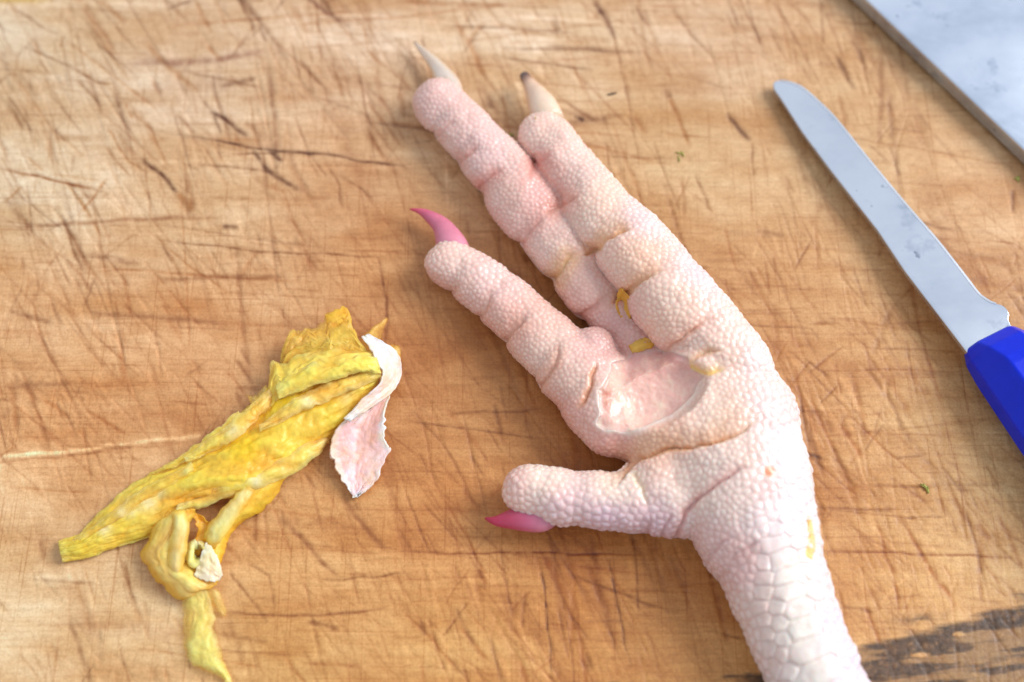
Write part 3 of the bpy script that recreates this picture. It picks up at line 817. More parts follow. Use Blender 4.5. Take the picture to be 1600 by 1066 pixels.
def claw(name, pts, cols, mat, label=None, flat=0.8, seg=20):
    """pts: (px, py, z, r) along the claw from root to tip"""
    pts = np.array(pts, float); n = 26; tt = np.linspace(0, len(pts) - 1, n)
    Q = np.stack([catmull(pts[:, k], tt) for k in range(4)], -1)
    cen = P(Q[:, 0], Q[:, 1], Q[:, 2]); rr = np.maximum(Q[:, 3], 0.3) * 0.00014
    tan = np.gradient(cen, axis=0); tan /= np.linalg.norm(tan, axis=1)[:, None]
    side = np.cross(tan, [0, 0, 1.0]); side /= np.linalg.norm(side, axis=1)[:, None]; nrm = np.cross(side, tan)
    a = np.linspace(0, 2 * math.pi, seg, endpoint=False)
    # slightly keeled section
    R = cen[:, None, :] + rr[:, None, None] * (np.cos(a)[None, :, None] * side[:, None, :] + flat * (np.sin(a) + 0.12 * np.abs(np.sin(a)))[None, :, None] * nrm[:, None, :])
    Vc = np.concatenate([R.reshape(-1, 3), cen[:1], cen[-1:]]); Fc = []
    idx = np.arange(n * seg).reshape(n, seg)
    A = idx[:-1]; B = np.roll(idx, -1, 1)[:-1]; Cc = np.roll(idx, -1, 1)[1:]; Dd = idx[1:]
    Fc = np.stack([A, B, Cc, Dd], -1).reshape(-1, 4)
    c0 = n * seg; caps = [(c0, idx[0, (j + 1) % seg], idx[0, j], c0) for j in range(seg)]
    me_v = Vc - FB
    me = bpy.data.meshes.new(name)
    faces = Fc.tolist() + [[c0, int(idx[0, (j + 1) % seg]), int(idx[0, j])] for j in range(seg)] + [[c0 + 1, int(idx[-1, j]), int(idx[-1, (j + 1) % seg])] for j in range(seg)]
    me.from_pydata(me_v.tolist(), [], faces); me.update()
    for p_ in me.polygons: p_.use_smooth = True
    me.materials.append(mat)
    o = bpy.data.objects.new(name, me); C.objects.link(o); o.parent = foot
    ct = np.linspace(0, 1, n); stops = np.linspace(0, 1, len(cols)) if not isinstance(cols[0][0], tuple) else [c[1] for c in cols]
    cv = cols if not isinstance(cols[0][0], tuple) else [c[0] for c in cols]
    cc = np.stack([np.interp(ct, stops, [c[k] for c in cv]) for k in range(3)], -1)
    full = np.concatenate([np.repeat(cc, seg, 0), cc[:1], cc[-1:]])
    set_col(o, tolin(full))
    if label: o['label'] = label
    return o


def catmull(v, t):
    v = np.asarray(v, float); n = len(v)
    i = np.clip(np.floor(t).astype(int), 0, n - 2); f = t - i
    p0 = np.where(i > 0, v[np.maximum(i - 1, 0)], 2 * v[i] - v[i + 1]); p1 = v[i]; p2 = v[i + 1]
    p3 = np.where(i + 2 < n, v[np.minimum(i + 2, n - 1)], 2 * v[i + 1] - v[i])
    return 0.5 * (2 * p1 + (p2 - p0) * f + (2 * p0 - 5 * p1 + 4 * p2 - p3) * f ** 2 + (3 * p1 - p0 - 3 * p2 + p3) * f ** 3)


MP = mat_claw('claw_horn'); MT = mat_claw('clear_claw_horn', 0.42); MB = mat_claw('brown_tipped_horn', 0.12)
claw('claw', [(722, 416, 34, 16), (708, 388, 34, 25), (692, 356, 32, 16.5), (671, 338, 29, 10), (655, 330, 26, 5), (641, 327, 24, 1.5)],
     [(236, 170, 180), (228, 146, 166), (222, 130, 154), (218, 112, 140), (214, 92, 120), (204, 66, 92)], MP, 'pink pointed claw of the lower toe')
claw('claw', [(712, 166, 32, 14), (702, 136, 30, 21), (684, 106, 26, 13), (668, 88, 24, 8.5), (655, 74, 22, 5), (648, 66, 20, 2.6)],
     [(244, 216, 196), (240, 214, 190), (238, 212, 182), (232, 204, 172), (226, 196, 160), (176, 132, 84)], MT, 'thin translucent cream claw of the upper left toe')
claw('claw', [(858, 190, 40, 26), (848, 166, 38, 24), (838, 148, 36, 18), (828, 132, 34, 12), (821, 121, 32, 9.5), (819, 117, 31, 8)],
     [(244, 218, 192), (242, 214, 186), (238, 204, 174), (228, 186, 154), (84, 40, 20), (56, 26, 14)], MB, 'cream claw with a dark brown broken tip')
claw('claw', [(878, 800, 40, 10), (850, 808, 38, 21), (824, 809, 38, 21), (797, 812, 37, 14.5), (775, 814, 36, 7.5), (758, 810, 34, 1.6)],
     [(216, 140, 160), (228, 150, 170), (216, 110, 142), (200, 74, 104), (196, 56, 92), (176, 36, 66)], MP, 'short magenta claw of the back toe')

# cuffs of cuticle round two claws and bits of yellow skin left behind
M_YEL = mat_peel('yellow_cuticle', 0.0); M_THIN = mat_peel('thin_yellow_cuticle', 0.42, 0.35); M_PINKF = mat_peel('white_pink_skin', 0.0)


def loft(name, rows, parent, mat, col_mid, col_edge=None, thick=0.00025, nu=40, nv=60, wr=0.0006, ragged=0.06, seed=0, base=(0, 0, 0), edge_w=0.12, fine=0.00025, lab=None, streak=1.0, cream=(), see=0.45):
    R = [np.array(r, float) for r in rows]; m = len(R[0])
    A = np.stack(R)                                   # rows, pts, 3
    tu = np.linspace(0, m - 1, nu); tv = np.linspace(0, len(R) - 1, nv)
    G = np.stack([np.stack([catmull(A[r, :, k], tu) for r in range(len(R))]) for k in range(3)], -1)
    uu, vv = np.meshgrid(np.linspace(0, 1, nu), np.linspace(0, 1, nv))
    # ragged borders: each line across is shortened by noise
    e0 = (fbm(vv[:, 0] * 16, vv[:, 0] * 0, seed, 4) - .35) * ragged * 3; e1 = (fbm(vv[:, 0] * 16, vv[:, 0] * 0, seed + 9, 4) - .35) * ragged * 3
    U = e0[:, None] + uu * (1 - e0 - e1)[:, None]
    H2 = np.stack([np.stack([catmull(G[:, c, k], tv) for c in range(nu)], -1) for k in range(3)], -1)
    Q = np.stack([np.stack([np.interp(U[r], np.linspace(0, 1, nu), H2[r, :, k]) for r in range(nv)]) for k in range(3)], -1)
    X = P(Q[..., 0], Q[..., 1], Q[..., 2])
    du = np.gradient(X, axis=1); dv = np.gradient(X, axis=0); n = np.cross(du, dv); n /= np.maximum(np.linalg.norm(n, axis=-1), 1e-12)[..., None]
    n *= np.sign(n[..., 2:3] + 1e-6)
    # wrinkles running along the strip, crossed by finer crumpling
    L = np.cumsum(np.concatenate([[0], np.linalg.norm(np.diff(X[:, nu // 2], axis=0), axis=1)])) * 1000
    Wd = np.linalg.norm(X[:, -1] - X[:, 0], axis=1).mean() * 1000
    a = uu * Wd; b = L[:, None] + 0 * uu
    w1 = 1 - np.abs(2 * fbm(a / 4.4 + b / 16 + seed, b / 15, seed + 1, 3) - 1) * 2.4
    w2 = fbm(a / 1.2, b / 1.6, seed + 2, 3) - .5
    w3 = 1 - np.abs(2 * fbm(a / 1.1 + b / 9, b / 6 + seed, seed + 4, 2) - 1) * 2
    X = X + n * ((w1 - .4) * wr * streak * .8 + w2 * fine * 1.6 + (w3 - .4) * wr * .35)[..., None]
    X[..., 2] = np.maximum(X[..., 2], 0.00025 + 0.0001 * hash2(uu * 91, vv * 77, seed))
    V_ = X.reshape(-1, 3) - np.array(base); idx = np.arange(nu * nv).reshape(nv, nu)
    F_ = np.stack([idx[:-1, :-1], idx[:-1, 1:], idx[1:, 1:], idx[1:, :-1]], -1).reshape(-1, 4)
    o = mesh_np(name, V_, F_, mat, parent)
    ce = np.array(col_edge if col_edge else col_mid, float); cm = np.array(col_mid, float)
    d = np.minimum(np.minimum(uu, 1 - uu), np.minimum(vv, 1 - vv) * 2); k = np.clip(1 - d / edge_w, 0, 1)[..., None] * (0 if not col_edge else 1)
    k = np.clip(k * (.6 + .8 * fbm(a / 2, b / 2, seed + 6, 2))[..., None], 0, 1)
    cc = cm * (1 - k) + ce * k
    cc = cc * (1 + .10 * (w1 - .3)[..., None] * np.array([1, 1.02, 1.3])) + (w2 * 26)[..., None] * np.array([.5, .8, 1.4])
    for sx, sy, sr, sc_ in cream:
        gsp = np.exp(-((Q[..., 0] - sx) ** 2 + (Q[..., 1] - sy) ** 2) / sr ** 2)[..., None] * (.6 + .8 * fbm(a / 2, b / 2, seed + 8, 2))[..., None]
        gsp = np.clip(gsp, 0, 1); cc = cc * (1 - gsp) + np.array(sc_) * gsp
    ed = np.minimum(np.minimum(uu, 1 - uu) * Wd, np.minimum(vv, 1 - vv) * L[-1])
    al = 1 - see * np.clip(1 - ed / (0.8 + 1.4 * fbm(a / 3, b / 3, seed + 12, 2)), 0, 1)
    set_col(o, tolin(np.clip(cc.reshape(-1, 3) * np.array([1.08, 1.015, .97]), 0, 255), 1.0), alpha=al.ravel())
    so = o.modifiers.new('thickness', 'SOLIDIFY'); so.thickness = thick; so.offset = -1
    if lab: o['label'] = lab
    return o


def arch(t, b, h, n=7, z0=3, skew=0.0, zb=None):
    r = []
    for i in range(n):
        s = i / (n - 1); zb_ = z0 if zb is None else z0 + (zb - z0) * s
        r.append((t[0] + (b[0] - t[0]) * s, t[1] + (b[1] - t[1]) * s, zb_ + h * max(0.0, math.sin(math.pi * s)) ** .8))
    return r


def zsurf(x, y, lift=2):
    h, n = hit(x, y)
    return (h[2] / 0.14 + lift) if h is not None else 6


def patch(rows, colr, seed, mat=None, lift=2.5, lab=None, wr=.0002):
    rr = [[(x, y, zsurf(x, y, lift)) for x, y in r] for r in rows]
    o = loft('cuticle_remnant', rr, foot, mat or M_YEL, colr, None, 0.00015, 14, 18, wr, .08, seed, tuple(FB), fine=.0001)
    if lab: o['label'] = lab
    return o


patch([[(966, 452), (972, 450), (977, 456)], [(962, 468), (973, 470), (986, 468)], [(960, 480), (974, 482), (988, 486)], [(968, 494), (976, 496), (986, 500)], [(972, 506), (976, 507), (981, 506)]], (240, 196, 96), 1, lift=.8, lab='yellow scrap of skin between the toes', wr=.0005)
patch([[(982, 540), (985, 547), (988, 552)], [(994, 532), (999, 542), (1003, 550)], [(1008, 528), (1013, 538), (1018, 545)], [(1020, 534), (1022, 537), (1022, 541)]], (238, 196, 96), 2, lift=.8, lab='yellow scrap of skin above the opened pad', wr=.0005)
patch([[(836, 178), (836, 182), (837, 187)], [(847, 168), (848, 173), (850, 178)], [(860, 167), (862, 173), (864, 178)], [(874, 173), (874, 178), (874, 183)]], (244, 220, 160), 4, lift=1)
patch([[(1262, 806), (1265, 806), (1267, 808)], [(1262, 830), (1266, 832), (1270, 834)], [(1262, 850), (1268, 853), (1274, 856)], [(1258, 866), (1264, 868), (1270, 868)], [(1266, 872), (1267, 874), (1268, 876)]], (246, 222, 160), 5, M_THIN, lab='yellow scrap of skin on the shank edge')

# ------------------------------------------------------------------ peeled yellow skin
pb = P(360, 720, 0); peel = empty('peeled_skin', (pb[0], pb[1], 0))
tag(peel, 'crumpled yellow outer skin pulled off the foot with one pink flap', 'peeled skin')
PB = tuple(peel.location)
YEL = (255, 205, 76); YEP = (242, 206, 96); CRM = (246, 222, 170)
CREAM = (250, 228, 168)
loft('outer_skin', [arch((588, 560), (590, 606), 18, 9, 18), arch((560, 556), (562, 640), 26, 9, 14), arch((505, 562), (514, 692), 34, 9, 6), arch((444, 586), (478, 722), 38, 9), arch((392, 630), (442, 752), 36, 9, 3, 0, 12), arch((346, 668), (390, 770), 32, 9, 3, 0, 24),
                    arch((300, 702), (336, 786), 26, 9, 3, 0, 24), arch((250, 732), (286, 810), 26, 9, 3, 0, 8), arch((200, 762), (243, 836), 22, 9), arch((158, 800), (190, 852), 16, 9), arch((124, 834), (140, 868), 12, 9), arch((92, 848), (98, 878), 6, 9)],
     peel, M_YEL, YEL, (250, 222, 120), .0003, 130, 240, .0007, .04, 11, PB, .08, .00035, 'bright yellow crinkled tube of outer skin', 1.0,
     [(205, 795, 16, CREAM), (165, 826, 13, CREAM), (232, 786, 15, CREAM), (250, 770, 10, CREAM), (430, 625, 22, (255, 204, 20)), (380, 700, 26, (255, 208, 40)), (480, 660, 26, (252, 206, 80)), (540, 615, 20, (248, 212, 120)), (330, 715, 18, (250, 204, 70)), (460, 600, 14, (255, 214, 90))])
loft('torn_layer', [arch((417, 602), (424, 645), 10, 6, 24), arch((424, 566), (436, 630), 14, 6, 30), arch((440, 566), (462, 620), 16, 6, 34), arch((482, 550), (505, 600), 18, 6, 38), arch((530, 544), (555, 585), 20, 6, 40), arch((584, 548), (596, 590), 12, 6, 34)],
     peel, M_YEL, (242, 206, 92), (246, 220, 130), .0003, 60, 120, .0006, .06, 12, PB, .15, .0003)
loft('torn_membrane', [arch((440, 572), (430, 590), 4, 6, 20), arch((450, 522), (446, 590), 10, 6, 24), arch((470, 514), (490, 580), 10, 6, 28), arch((500, 500), (520, 575), 12, 6, 32), arch((512, 488), (540, 572), 10, 6, 34), arch((539, 479), (556, 566), 8, 6, 36), arch((549, 512), (572, 562), 8, 6, 34), arch((566, 545), (584, 560), 4, 6, 34)],
     peel, M_THIN, (240, 204, 96), (246, 216, 120), .00016, 60, 110, .0008, .07, 13, PB, .12, .0003, 'thin translucent yellow membrane standing at the upper end')
loft('torn_membrane', [arch((508, 492), (512, 520), 3, 5, 34), arch((522, 484), (524, 522), 3, 5, 36), arch((540, 478), (544, 524), 3, 5, 36), arch((549, 500), (552, 530), 2, 5, 34)],
     peel, M_YEL, (240, 196, 66), (240, 200, 80), .0002, 24, 30, .0003, .06, 14, PB)
loft('torn_membrane', [arch((384, 616), (392, 626), 2, 5, 20), arch((390, 618), (396, 640), 4, 5, 26), arch((400, 616), (408, 650), 6, 5, 34), arch((416, 600), (424, 640), 6, 5, 36)],
     peel, M_THIN, (240, 210, 130), None, .00016, 20, 30, .0003, .05, 15, PB)
loft('thin_strand', [[(556, 540, 30), (562, 546, 34), (570, 552, 36)], [(570, 522, 30), (576, 528, 34), (592, 540, 34)], [(585, 509, 26), (588, 513, 28), (598, 522, 28)], [(597, 502, 24), (599, 505, 25), (602, 508, 25)], [(605, 495, 22), (606, 497, 22), (607, 498, 22)]],
     peel, M_THIN, (238, 200, 110), None, .00018, 20, 40, .0003, .05, 16, PB)
loft('torn_membrane', [[(598, 536, 20), (604, 545, 22), (606, 555, 22)], [(612, 536, 18), (618, 545, 18), (620, 560, 18)], [(623, 540, 14), (626, 548, 14), (627, 562, 14)]],
     peel, M_THIN, (240, 204, 110), None, .00018, 16, 20, .0003, .1, 17, PB)
loft('pink_flap', [arch((560, 630), (618, 600), -4, 9, 40, 0, 24), arch((541, 650), (608, 632), -8, 9, 37, 0, 20), arch((521, 678), (601, 664), -9, 9, 31, 0, 16), arch((514, 702), (604, 690), -9, 9, 25, 0, 12), arch((519, 726), (610, 704), -8, 9, 19, 0, 9), arch((530, 748), (598, 738), -6, 9, 13, 0, 7), arch((543, 766), (582, 760), -3, 9, 9, 0, 6), arch((552, 779), (561, 775), -1, 9, 6)],
     peel, M_PINKF, (238, 202, 206), (252, 240, 238), .0005, 70, 80, .00022, .05, 18, PB, .16, .00025, 'pink and white inner side of the skin hanging as a flap', 1.0, [(592, 720, 16, (236, 216, 216)), (585, 752, 12, (238, 220, 220)), (560, 640, 14, (252, 236, 230))], .1)
loft('white_rim', [arch((566, 528), (576, 522), 1, 7, 40, 0, 42), arch((576, 545), (600, 534), -2, 7, 44, 0, 38), arch((586, 562), (624, 550), -3, 7, 46, 0, 30), arch((594, 582), (628, 572), -4, 7, 48, 0, 24), arch((592, 600), (626, 590), -4, 7, 50, 0, 22), arch((574, 616), (615, 612), -4, 7, 50, 0, 28), arch((556, 634), (580, 638), -2, 7, 48, 0, 40), arch((536, 654), (548, 660), -1, 7, 44, 0, 40)],
     peel, M_PINKF, (246, 230, 228), (250, 240, 238), .0004, 40, 60, .0003, .07, 19, PB, .2, .0003, 'white inner rim of the skin sleeve', 1.0, (), .1)
loft('torn_strip', [arch((404, 738), (452, 738), 12, 6, 26, 0, 8), arch((388, 760), (430, 776), 14, 6, 22, 0, 5), arch((366, 782), (404, 798), 14, 6, 20, 0, 4), arch((344, 808), (376, 816), 13, 6, 16, 0, 4), arch((328, 836), (358, 838), 12, 6, 10, 0, 3), arch((320, 856), (351, 862), 10, 6, 6, 0, 3), arch((328, 880), (343, 888), 5, 6, 3, 0, 3)],
     peel, M_YEL, (244, 202, 72), (238, 190, 56), .0003, 46, 70, .0006, .08, 20, PB, .2, .0003)
loft('torn_strip', [arch((384, 758), (398, 766), 4, 6, 34), arch((366, 776), (386, 788), 5, 6, 34), arch((346, 796), (368, 812), 5, 6, 30), arch((326, 822), (350, 840), 5, 6, 24), arch((318, 840), (336, 858), 3, 6, 16)],
     peel, M_YEL, (250, 226, 150), (244, 208, 100), .0003, 24, 40, .0004, .08, 21, PB, .3, .0002)
loft('curled_strip', [arch((262, 800), (306, 794), 16, 7, 30), arch((244, 822), (296, 812), 20, 7, 24), arch((230, 848), (286, 838), 22, 7, 16), arch((222, 872), (280, 862), 24, 7, 10), arch((234, 896), (286, 878), 24, 7, 8), arch((256, 916), (306, 890), 24, 7, 8), arch((282, 934), (330, 904), 20, 7, 8), arch((312, 930), (344, 908), 10, 7, 6)],
     peel, M_YEL, (242, 212, 120), (238, 196, 76), .0004, 50, 80, .0006, .07, 22, PB, .25, .0003, 'pale curled strip of skin below the sleeve')
loft('curled_strip', [arch((268, 800), (288, 798), 6, 6, 46), arch((272, 824), (296, 822), 8, 6, 44), arch((268, 850), (292, 850), 9, 6, 40), arch((264, 880), (286, 884), 8, 6, 34), arch((268, 900), (282, 904), 3, 6, 28)],
     peel, M_YEL, (246, 224, 150), (242, 212, 110), .0003, 26, 40, .0004, .05, 23, PB, .3, .0002)
ring = []
for k_ in range(13):
    th = math.radians(-100 + 360 * k_ / 12); c_, s_ = math.cos(th), math.sin(th); wob = 1 + .18 * math.sin(th * 3 + 1)
    ring.append([(310 + 8 * c_, 866 + 9 * s_, 6), (310 + 10 * c_, 866 + 12 * s_, 18), (310 + 13 * c_ * wob, 866 + 16 * s_ * wob, 27), (310 + 15 * c_ * wob, 866 + 18 * s_ * wob, 25), (310 + 18 * c_, 866 + 21 * s_, 8)])
loft('curled_strip', ring, peel, M_YEL, (252, 226, 140), (255, 240, 190), .0002, 36, 80, .0006, .04, 24, PB, .3, .0003, 'cream rolled end of the curl', 1.0, [(330, 880, 14, (254, 240, 216))], .1)
loft('curled_strip', [arch((322, 846), (302, 902), 3, 7, 26, 0, 30), arch((332, 856), (318, 908), 5, 7, 28, 0, 30), arch((341, 876), (334, 909), 5, 7, 28, 0, 27), arch((348, 899), (344, 907), 1, 7, 24, 0, 24)],
     peel, M_PINKF, (250, 232, 200), (254, 244, 226), .0003, 36, 50, .0006, .05, 45, PB, .3, .0003, 'cream white folded corner of the curl', 1.0, (), .1)
loft('curled_strip', [arch((296, 800), (318, 806), -3, 6, 34, 0, 26), arch((306, 822), (330, 822), -4, 6, 24, 0, 18), arch((304, 846), (322, 846), -3, 6, 18, 0, 14), arch((300, 868), (312, 868), -2, 6, 14, 0, 12)],
     peel, M_YEL, (244, 200, 80), (240, 190, 60), .0003, 30, 40, .0006, .1, 41, PB, .3, .0003)
loft('torn_layer', [arch((430, 600), (436, 626), 6, 6, 44), arch((470, 574), (484, 606), 8, 6, 52), arch((520, 560), (540, 590), 9, 6, 54), arch((560, 556), (578, 582), 9, 6, 52), arch((588, 560), (596, 584), 5, 6, 46)],
     peel, M_YEL, (250, 214, 96), (250, 228, 140), .0003, 40, 90, .0006, .08, 42, PB, .25, .0003)
loft('torn_membrane', [arch((438, 566), (434, 580), 2, 5, 22), arch((445, 540), (452, 566), 5, 5, 30), arch((468, 516), (478, 556), 6, 5, 34), arch((492, 512), (504, 550), 6, 5, 38), arch((520, 516), (528, 552), 5, 5, 38), arch((556, 530), (560, 552), 4, 5, 36)],
     peel, M_THIN, (244, 212, 110), (250, 226, 140), .00016, 40, 90, .0009, .14, 43, PB, .2, .0004)
FO = (252, 210, 98); FE = (255, 232, 160)
for sd, rws in ((51, [arch((300, 722), (304, 736), 4, 6, 34), arch((262, 742), (272, 758), 6, 6, 30), arch((222, 766), (234, 782), 6, 6, 27), arch((184, 792), (194, 808), 5, 6, 22), arch((146, 824), (152, 836), 4, 6, 16), arch((112, 846), (114, 856), 2, 6, 10)]),
                (52, [arch((590, 572), (596, 590), 3, 6, 40), arch((556, 580), (566, 604), 6, 6, 44), arch((516, 592), (528, 622), 6, 6, 47), arch((474, 612), (486, 640), 6, 6, 48), arch((436, 640), (444, 660), 4, 6, 47), arch((404, 664), (406, 674), 2, 6, 44)]),
                (53, [arch((508, 676), (520, 694), 3, 6, 20, 0, 10), arch((474, 696), (492, 716), 6, 6, 26, 0, 14), arch((436, 716), (452, 742), 7, 6, 32, 0, 20), arch((396, 736), (404, 764), 7, 6, 36, 0, 26), arch((352, 752), (356, 780), 6, 6, 36, 0, 28), arch((310, 770), (308, 794), 5, 6, 32, 0, 24), arch((278, 788), (272, 806), 3, 6, 28, 0, 20)]),
                (54, [arch((420, 606), (430, 622), 3, 6, 38), arch((392, 632), (408, 652), 5, 6, 42), arch((356, 664), (372, 684), 5, 6, 40), arch((316, 694), (328, 710), 4, 6, 34), arch((288, 716), (292, 724), 2, 6, 30)])):
    loft('folded_layer', rws, peel, M_YEL, FO, FE, .0002, 30, 110, .0007, .10, sd, PB, .3, .00035, None, 1.0, [(rws[len(rws) // 2][3][0], rws[len(rws) // 2][3][1], 12, (255, 236, 180))], .7)
loft('torn_membrane', [arch((236, 742), (250, 736), 2, 5, 14), arch((264, 722), (280, 728), 3, 5, 22), arch((300, 698), (312, 708), 3, 5, 26), arch((340, 668), (352, 680), 3, 5, 30), arch((372, 642), (382, 654), 2, 5, 30)],
     peel, M_YEL, (250, 216, 100), (250, 226, 140), .0002, 24, 90, .0006, .2, 44, PB, .3, .0003)
loft('hanging_tail', [arch((286, 924), (328, 916), 10, 7, 10), arch((284, 950), (334, 944), 6, 7, 6), arch((283, 982), (338, 974), 6, 7, 4), arch((284, 1012), (341, 1004), 6, 7, 3), arch((300, 1036), (348, 1026), 9, 7, 3), arch((326, 1044), (356, 1044), 6, 7, 3), arch((346, 1054), (362, 1056), 4, 7, 3), arch((356, 1068), (366, 1070), 2, 7, 3)],
     peel, M_THIN, (255, 234, 142), (255, 238, 170), .0002, 46, 90, .0009, .07, 25, PB, .2, .0003, 'thin pale yellow tail of skin at the bottom')
loft('hanging_tail', [arch((316, 918), (340, 922), 4, 5, 12), arch((324, 934), (350, 940), 4, 5, 8), arch((336, 950), (354, 954), 3, 5, 5), arch((348, 962), (353, 963), 1, 5, 4)],
     peel, M_THIN, (240, 220, 150), None, .00018, 20, 26, .0003, .08, 26, PB)


# ------------------------------------------------------------------ knife
def plate(name, outline, zf, th, mat, parent, base, bevel=0.0002, down=True):
    """flat plate with the given outline (px, py); zf(px, py) gives the top height in 0.14 mm units"""
    bm = bmesh.new()
    top = [bm.verts.new(Vector(P(x, y, zf(x, y))) - Vector(base)) for x, y in outline]
    f = bm.faces.new(top); f.normal_update()
    if f.normal.z < 0: f.normal_flip()
    ex = bmesh.ops.extrude_face_region(bm, geom=[f])
    vs = [g_ for g_ in ex['geom'] if isinstance(g_, bmesh.types.BMVert)]
    for v in vs: v.co.z += 0
    for v in top: v.co.z -= th
    bmesh.ops.recalc_face_normals(bm, faces=bm.faces)
    me = bpy.data.meshes.new(name); bm.to_mesh(me); bm.free(); me.materials.append(mat)
    o = bpy.data.objects.new(name, me); C.objects.link(o); o.parent = parent
    if bevel:
        b = o.modifiers.new('edge', 'BEVEL'); b.width = bevel; b.segments = 3; b.limit_method = 'ANGLE'; b.angle_limit = math.radians(40)
    return o


kb = P(1500, 500, 0); knife = empty('knife', (kb[0], kb[1], 0))
tag(knife, 'narrow steel kitchen knife with a bright blue plastic handle', 'knife')
KB = tuple(knife.location)


def kz(x, y):      # the blade rises from its tip towards the handle
    s = ((x - 1208) * 0.581 + (y - 130) * 0.814) / 520
    return 19 + 26 * s


def smooth_outline(pts, per=5):
    a = np.array(pts, float); n = len(a); out = []
    for i in range(n - 1):
        for k in range(per):
            t_ = i + k / per; out.append((float(catmull(a[:, 0], np.array([t_]))[0]), float(catmull(a[:, 1], np.array([t_]))[0])))
    out.append(tuple(a[-1])); return out


edge_side = smooth_outline([(1208, 132), (1211, 127), (1222, 126), (1240, 130), (1256, 138), (1278, 157), (1307, 186), (1357, 248), (1416, 319), (1464, 374), (1505, 426), (1528, 456), (1538, 465), (1550, 472), (1566, 477), (1574, 484), (1577, 492), (1577, 502), (1592, 530)])
spine = [(1545, 590), (1515, 556), (1470, 497), (1414, 424), (1372, 361), (1298, 266), (1254, 207), (1220, 154), (1210, 140)]
M_BL = mat_steel('blade_steel', (0.68, 0.72, 0.80), 0.13, 0.24, .7)
blade = plate('blade', edge_side + spine, kz, 0.0013, M_BL, knife, KB, 0.0002)
# ground cutting edge: a thin brighter strip standing 0.05 mm proud
eb = bmesh.new(); prev = None; es = edge_side[8:68]
for i, (x, y) in enumerate(es):
    nx_, ny_ = es[min(i + 1, len(es) - 1)][0] - es[max(i - 1, 0)][0], es[min(i + 1, len(es) - 1)][1] - es[max(i - 1, 0)][1]
    l = math.hypot(nx_, ny_); w_ = 2.2 * min(1, i / 6 + .1)
    ix, iy = x - ny_ / l * -0 + (-ny_ / l) * w_, y + (nx_ / l) * w_
    a = eb.verts.new(Vector(P(x + ny_ / l * .6, y - nx_ / l * .6, kz(x, y) - 1.2)) - Vector(KB)); b = eb.verts.new(Vector(P(ix, iy, kz(ix, iy) + .35)) - Vector(KB))
    if prev: eb.faces.new((prev[0], a, b, prev[1]))
    prev = (a, b)
bmesh.ops.recalc_face_normals(eb, faces=eb.faces)
me = bpy.data.meshes.new('cutting_edge'); eb.to_mesh(me); eb.free(); me.materials.append(mat_steel('ground_steel', (0.80, 0.84, 0.90), 0.25, 0.35, .2))
o = bpy.data.objects.new('cutting_edge', me); C.objects.link(o); o.parent = knife
so = o.modifiers.new('thickness', 'SOLIDIFY'); so.thickness = 0.0002; so.offset = 0


def handle():
    # sections across the handle in world space; section points: (across, height) octagon
    a0 = np.array(P(1545, 528, 40)); d = np.array(P(1700, 742, 40)) - a0; d[2] = 0; d /= np.linalg.norm(d)
    side = np.array([d[1], -d[0], 0])                   # towards the lower left
    if side[0] > 0: side = -side
    bm = bmesh.new(); rings = []
    # distance along, half width, top height, low height, flat-top half width   (mm)
    prof = [(0.0, 5.6, 7.6, 3.2, 3.6), (0.4, 6.3, 8.4, 2.4, 4.2), (3.0, 7.4, 11.0, 0.9, 4.0), (7.0, 8.0, 13.4, 0.15, 3.6), (9.0, 8.2, 13.9, 0.1, 3.6), (30, 9.0, 14.6, 0.1, 4.2), (60, 9.6, 15.0, 0.1, 4.6), (95, 9.2, 14.6, 0.1, 4.4), (118, 10.4, 14.6, 0.1, 4.6), (124, 9.4, 13.0, 1.0, 4.0), (126, 6.0, 10.0, 3.0, 2.0)]
    for s, hw, zt, zl, tf in prof:
        ctr = a0 + d * s / 1000; zm = (zt + zl) / 2
        pts = [(-tf, zt), (tf, zt), (hw, zm + (zt - zl) * .12), (hw, zm - (zt - zl) * .2), (tf, zl), (-tf, zl), (-hw, zm - (zt - zl) * .2), (-hw, zm + (zt - zl) * .12)]
        rings.append([bm.verts.new((ctr[0] + side[0] * u / 1000 - KB[0], ctr[1] + side[1] * u / 1000 - KB[1], z / 1000)) for u, z in pts])
    for r0, r1 in zip(rings, rings[1:]):
        for j in range(8): bm.faces.new((r0[j], r0[(j + 1) % 8], r1[(j + 1) % 8], r1[j]))
    bm.faces.new(rings[0]); bm.faces.new(rings[-1][::-1])
    bmesh.ops.recalc_face_normals(bm, faces=bm.faces)
    me = bpy.data.meshes.new('handle'); bm.to_mesh(me); bm.free()
    me.materials.append(mat_plastic('blue_plastic', (0.0, 0.020, 0.62)))
    o = bpy.data.objects.new('handle', me); C.objects.link(o); o.parent = knife
    b = o.modifiers.new('edge', 'BEVEL'); b.width = 0.0005; b.segments = 4; b.limit_method = 'ANGLE'; b.angle_limit = math.radians(10)
    return o


handle()
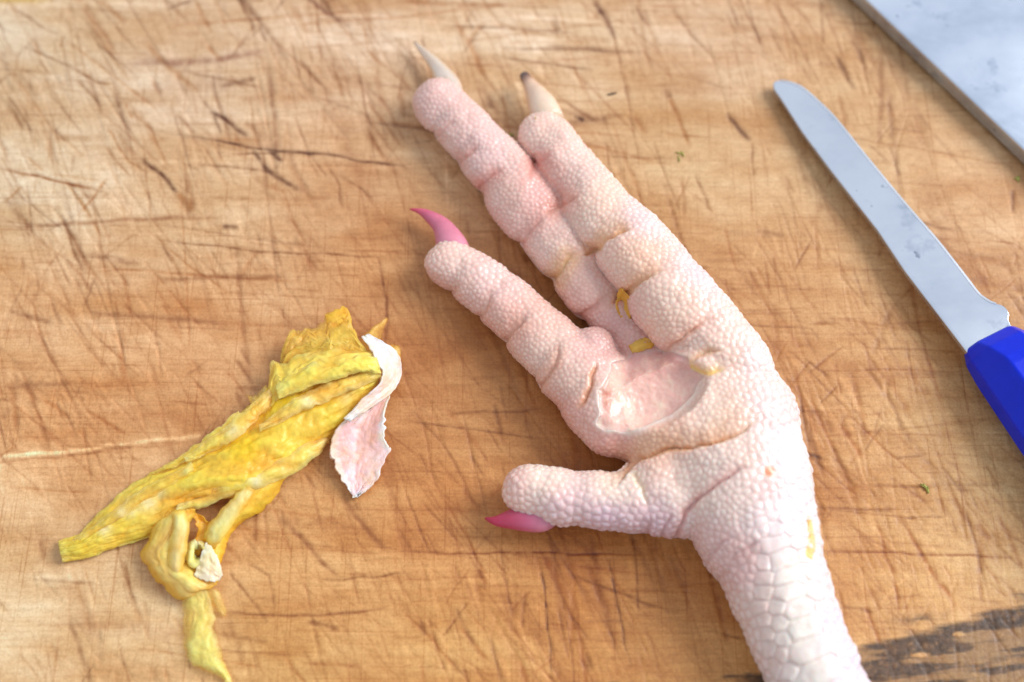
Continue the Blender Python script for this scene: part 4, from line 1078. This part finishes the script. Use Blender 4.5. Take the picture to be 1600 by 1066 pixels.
# ------------------------------------------------------------------ cleaver
cb = P(1560, 60, 0); cl = empty('cleaver', (cb[0], cb[1], 0))
tag(cl, 'broad smeared steel blade lying flat in the upper right corner', 'cleaver')
CB = tuple(cl.location)
p0 = P(1354, 0, 36); p1 = P(1600, 234, 36); dv = p1 - p0; dv /= np.linalg.norm(dv); nv_ = np.array([-dv[1], dv[0], 0])
if nv_[0] < 0: nv_ = -nv_
bm = bmesh.new(); cs = [p0 - dv * 0.09, p1 + dv * 0.075, p1 + dv * 0.075 + nv_ * 0.10, p0 - dv * 0.09 + nv_ * 0.10]
tp = [bm.verts.new(Vector(c) - Vector(CB)) for c in cs]
bt = [bm.verts.new(Vector((c[0], c[1], c[2] - (0.0042 if i < 2 else 0.0012))) - Vector(CB)) for i, c in enumerate(cs)]
bm.faces.new(tp); bm.faces.new(bt[::-1])
for j in range(4): bm.faces.new((tp[j], bt[j], bt[(j + 1) % 4], tp[(j + 1) % 4]))
bmesh.ops.recalc_face_normals(bm, faces=bm.faces)
me = bpy.data.meshes.new('blade'); bm.to_mesh(me); bm.free(); me.materials.append(mat_steel('smeared_steel', (0.68, 0.74, 0.84), 0.14, 0.28, 1.0))
o = bpy.data.objects.new('blade', me); C.objects.link(o); o.parent = cl
b = o.modifiers.new('edge', 'BEVEL'); b.width = 0.0004; b.segments = 3

# ------------------------------------------------------------------ crumbs
M_GRN = mat_plain('herb_green', lin(168, 168, 84)); M_DRK = mat_plain('dark_splinter', lin(70, 50, 36))


def crumb(name, x, y, L, W, ang, mat, label, cat, group=None, parts=3):
    bm = bmesh.new(); c = P(x, y, 0); rnd = random.Random(int(x * 7 + y))
    for k in range(parts):
        a = ang + rnd.uniform(-.9, .9) * (parts > 1); cx = rnd.uniform(-.3, .3) * L * (parts > 1); cy = rnd.uniform(-.3, .3) * L * (parts > 1)
        l = L * rnd.uniform(.6, 1); n = 6; ring = []
        for q in range(n):
            s = q / (n - 1) * 2 - 1; w_ = W * (1 - s * s) ** .6 + .3
            for sg, zz in ((-1, .2), (0, 1.4 + rnd.random()), (1, .2)):
                u = s * l / 2 + cx; v = sg * w_ / 2 + cy + math.sin(s * 2) * W * .3
                ring.append(bm.verts.new(((u * math.cos(a) - v * math.sin(a)) * .00014, (u * math.sin(a) + v * math.cos(a)) * .00014, (zz + k * .5) * .00014)))
        for q in range(n - 1):
            for e in range(2):
                i_ = q * 3 + e; bm.faces.new((ring[i_], ring[i_ + 3], ring[i_ + 4], ring[i_ + 1]))
            bm.faces.new((ring[q * 3 + 2], ring[q * 3 + 5], ring[q * 3 + 3], ring[q * 3]))
    bmesh.ops.recalc_face_normals(bm, faces=bm.faces)
    me = bpy.data.meshes.new(name); bm.to_mesh(me); bm.free(); me.materials.append(mat)
    o = bpy.data.objects.new(name, me); C.objects.link(o); o.location = (c[0], c[1], 0); tag(o, label, cat, group)
    return o


crumb('wood_splinter', 956, 147, 26, 4.5, 0.02, M_DRK, 'short dark splinter on the board above the middle of the foot', 'splinter', None, 1)
G = 'green herb crumbs scattered on the board'
crumb('herb_crumb', 1063, 245, 17, 3.2, -1.1, M_GRN, 'green crumb on the board between the toes and the knife tip', 'herb crumb', G)
crumb('herb_crumb', 1446, 763, 16, 4, -1.0, M_GRN, 'green crumb on the board below the blue knife handle', 'herb crumb', G)
crumb('herb_crumb', 1588, 277, 12, 5, .6, M_GRN, 'green crumb at the right edge beside the large steel blade', 'herb crumb', G, 2)
crumb('herb_crumb', 797, 212, 13, 5, .2, M_GRN, 'green crumb wedged between the two upper toes', 'herb crumb', G, 2)
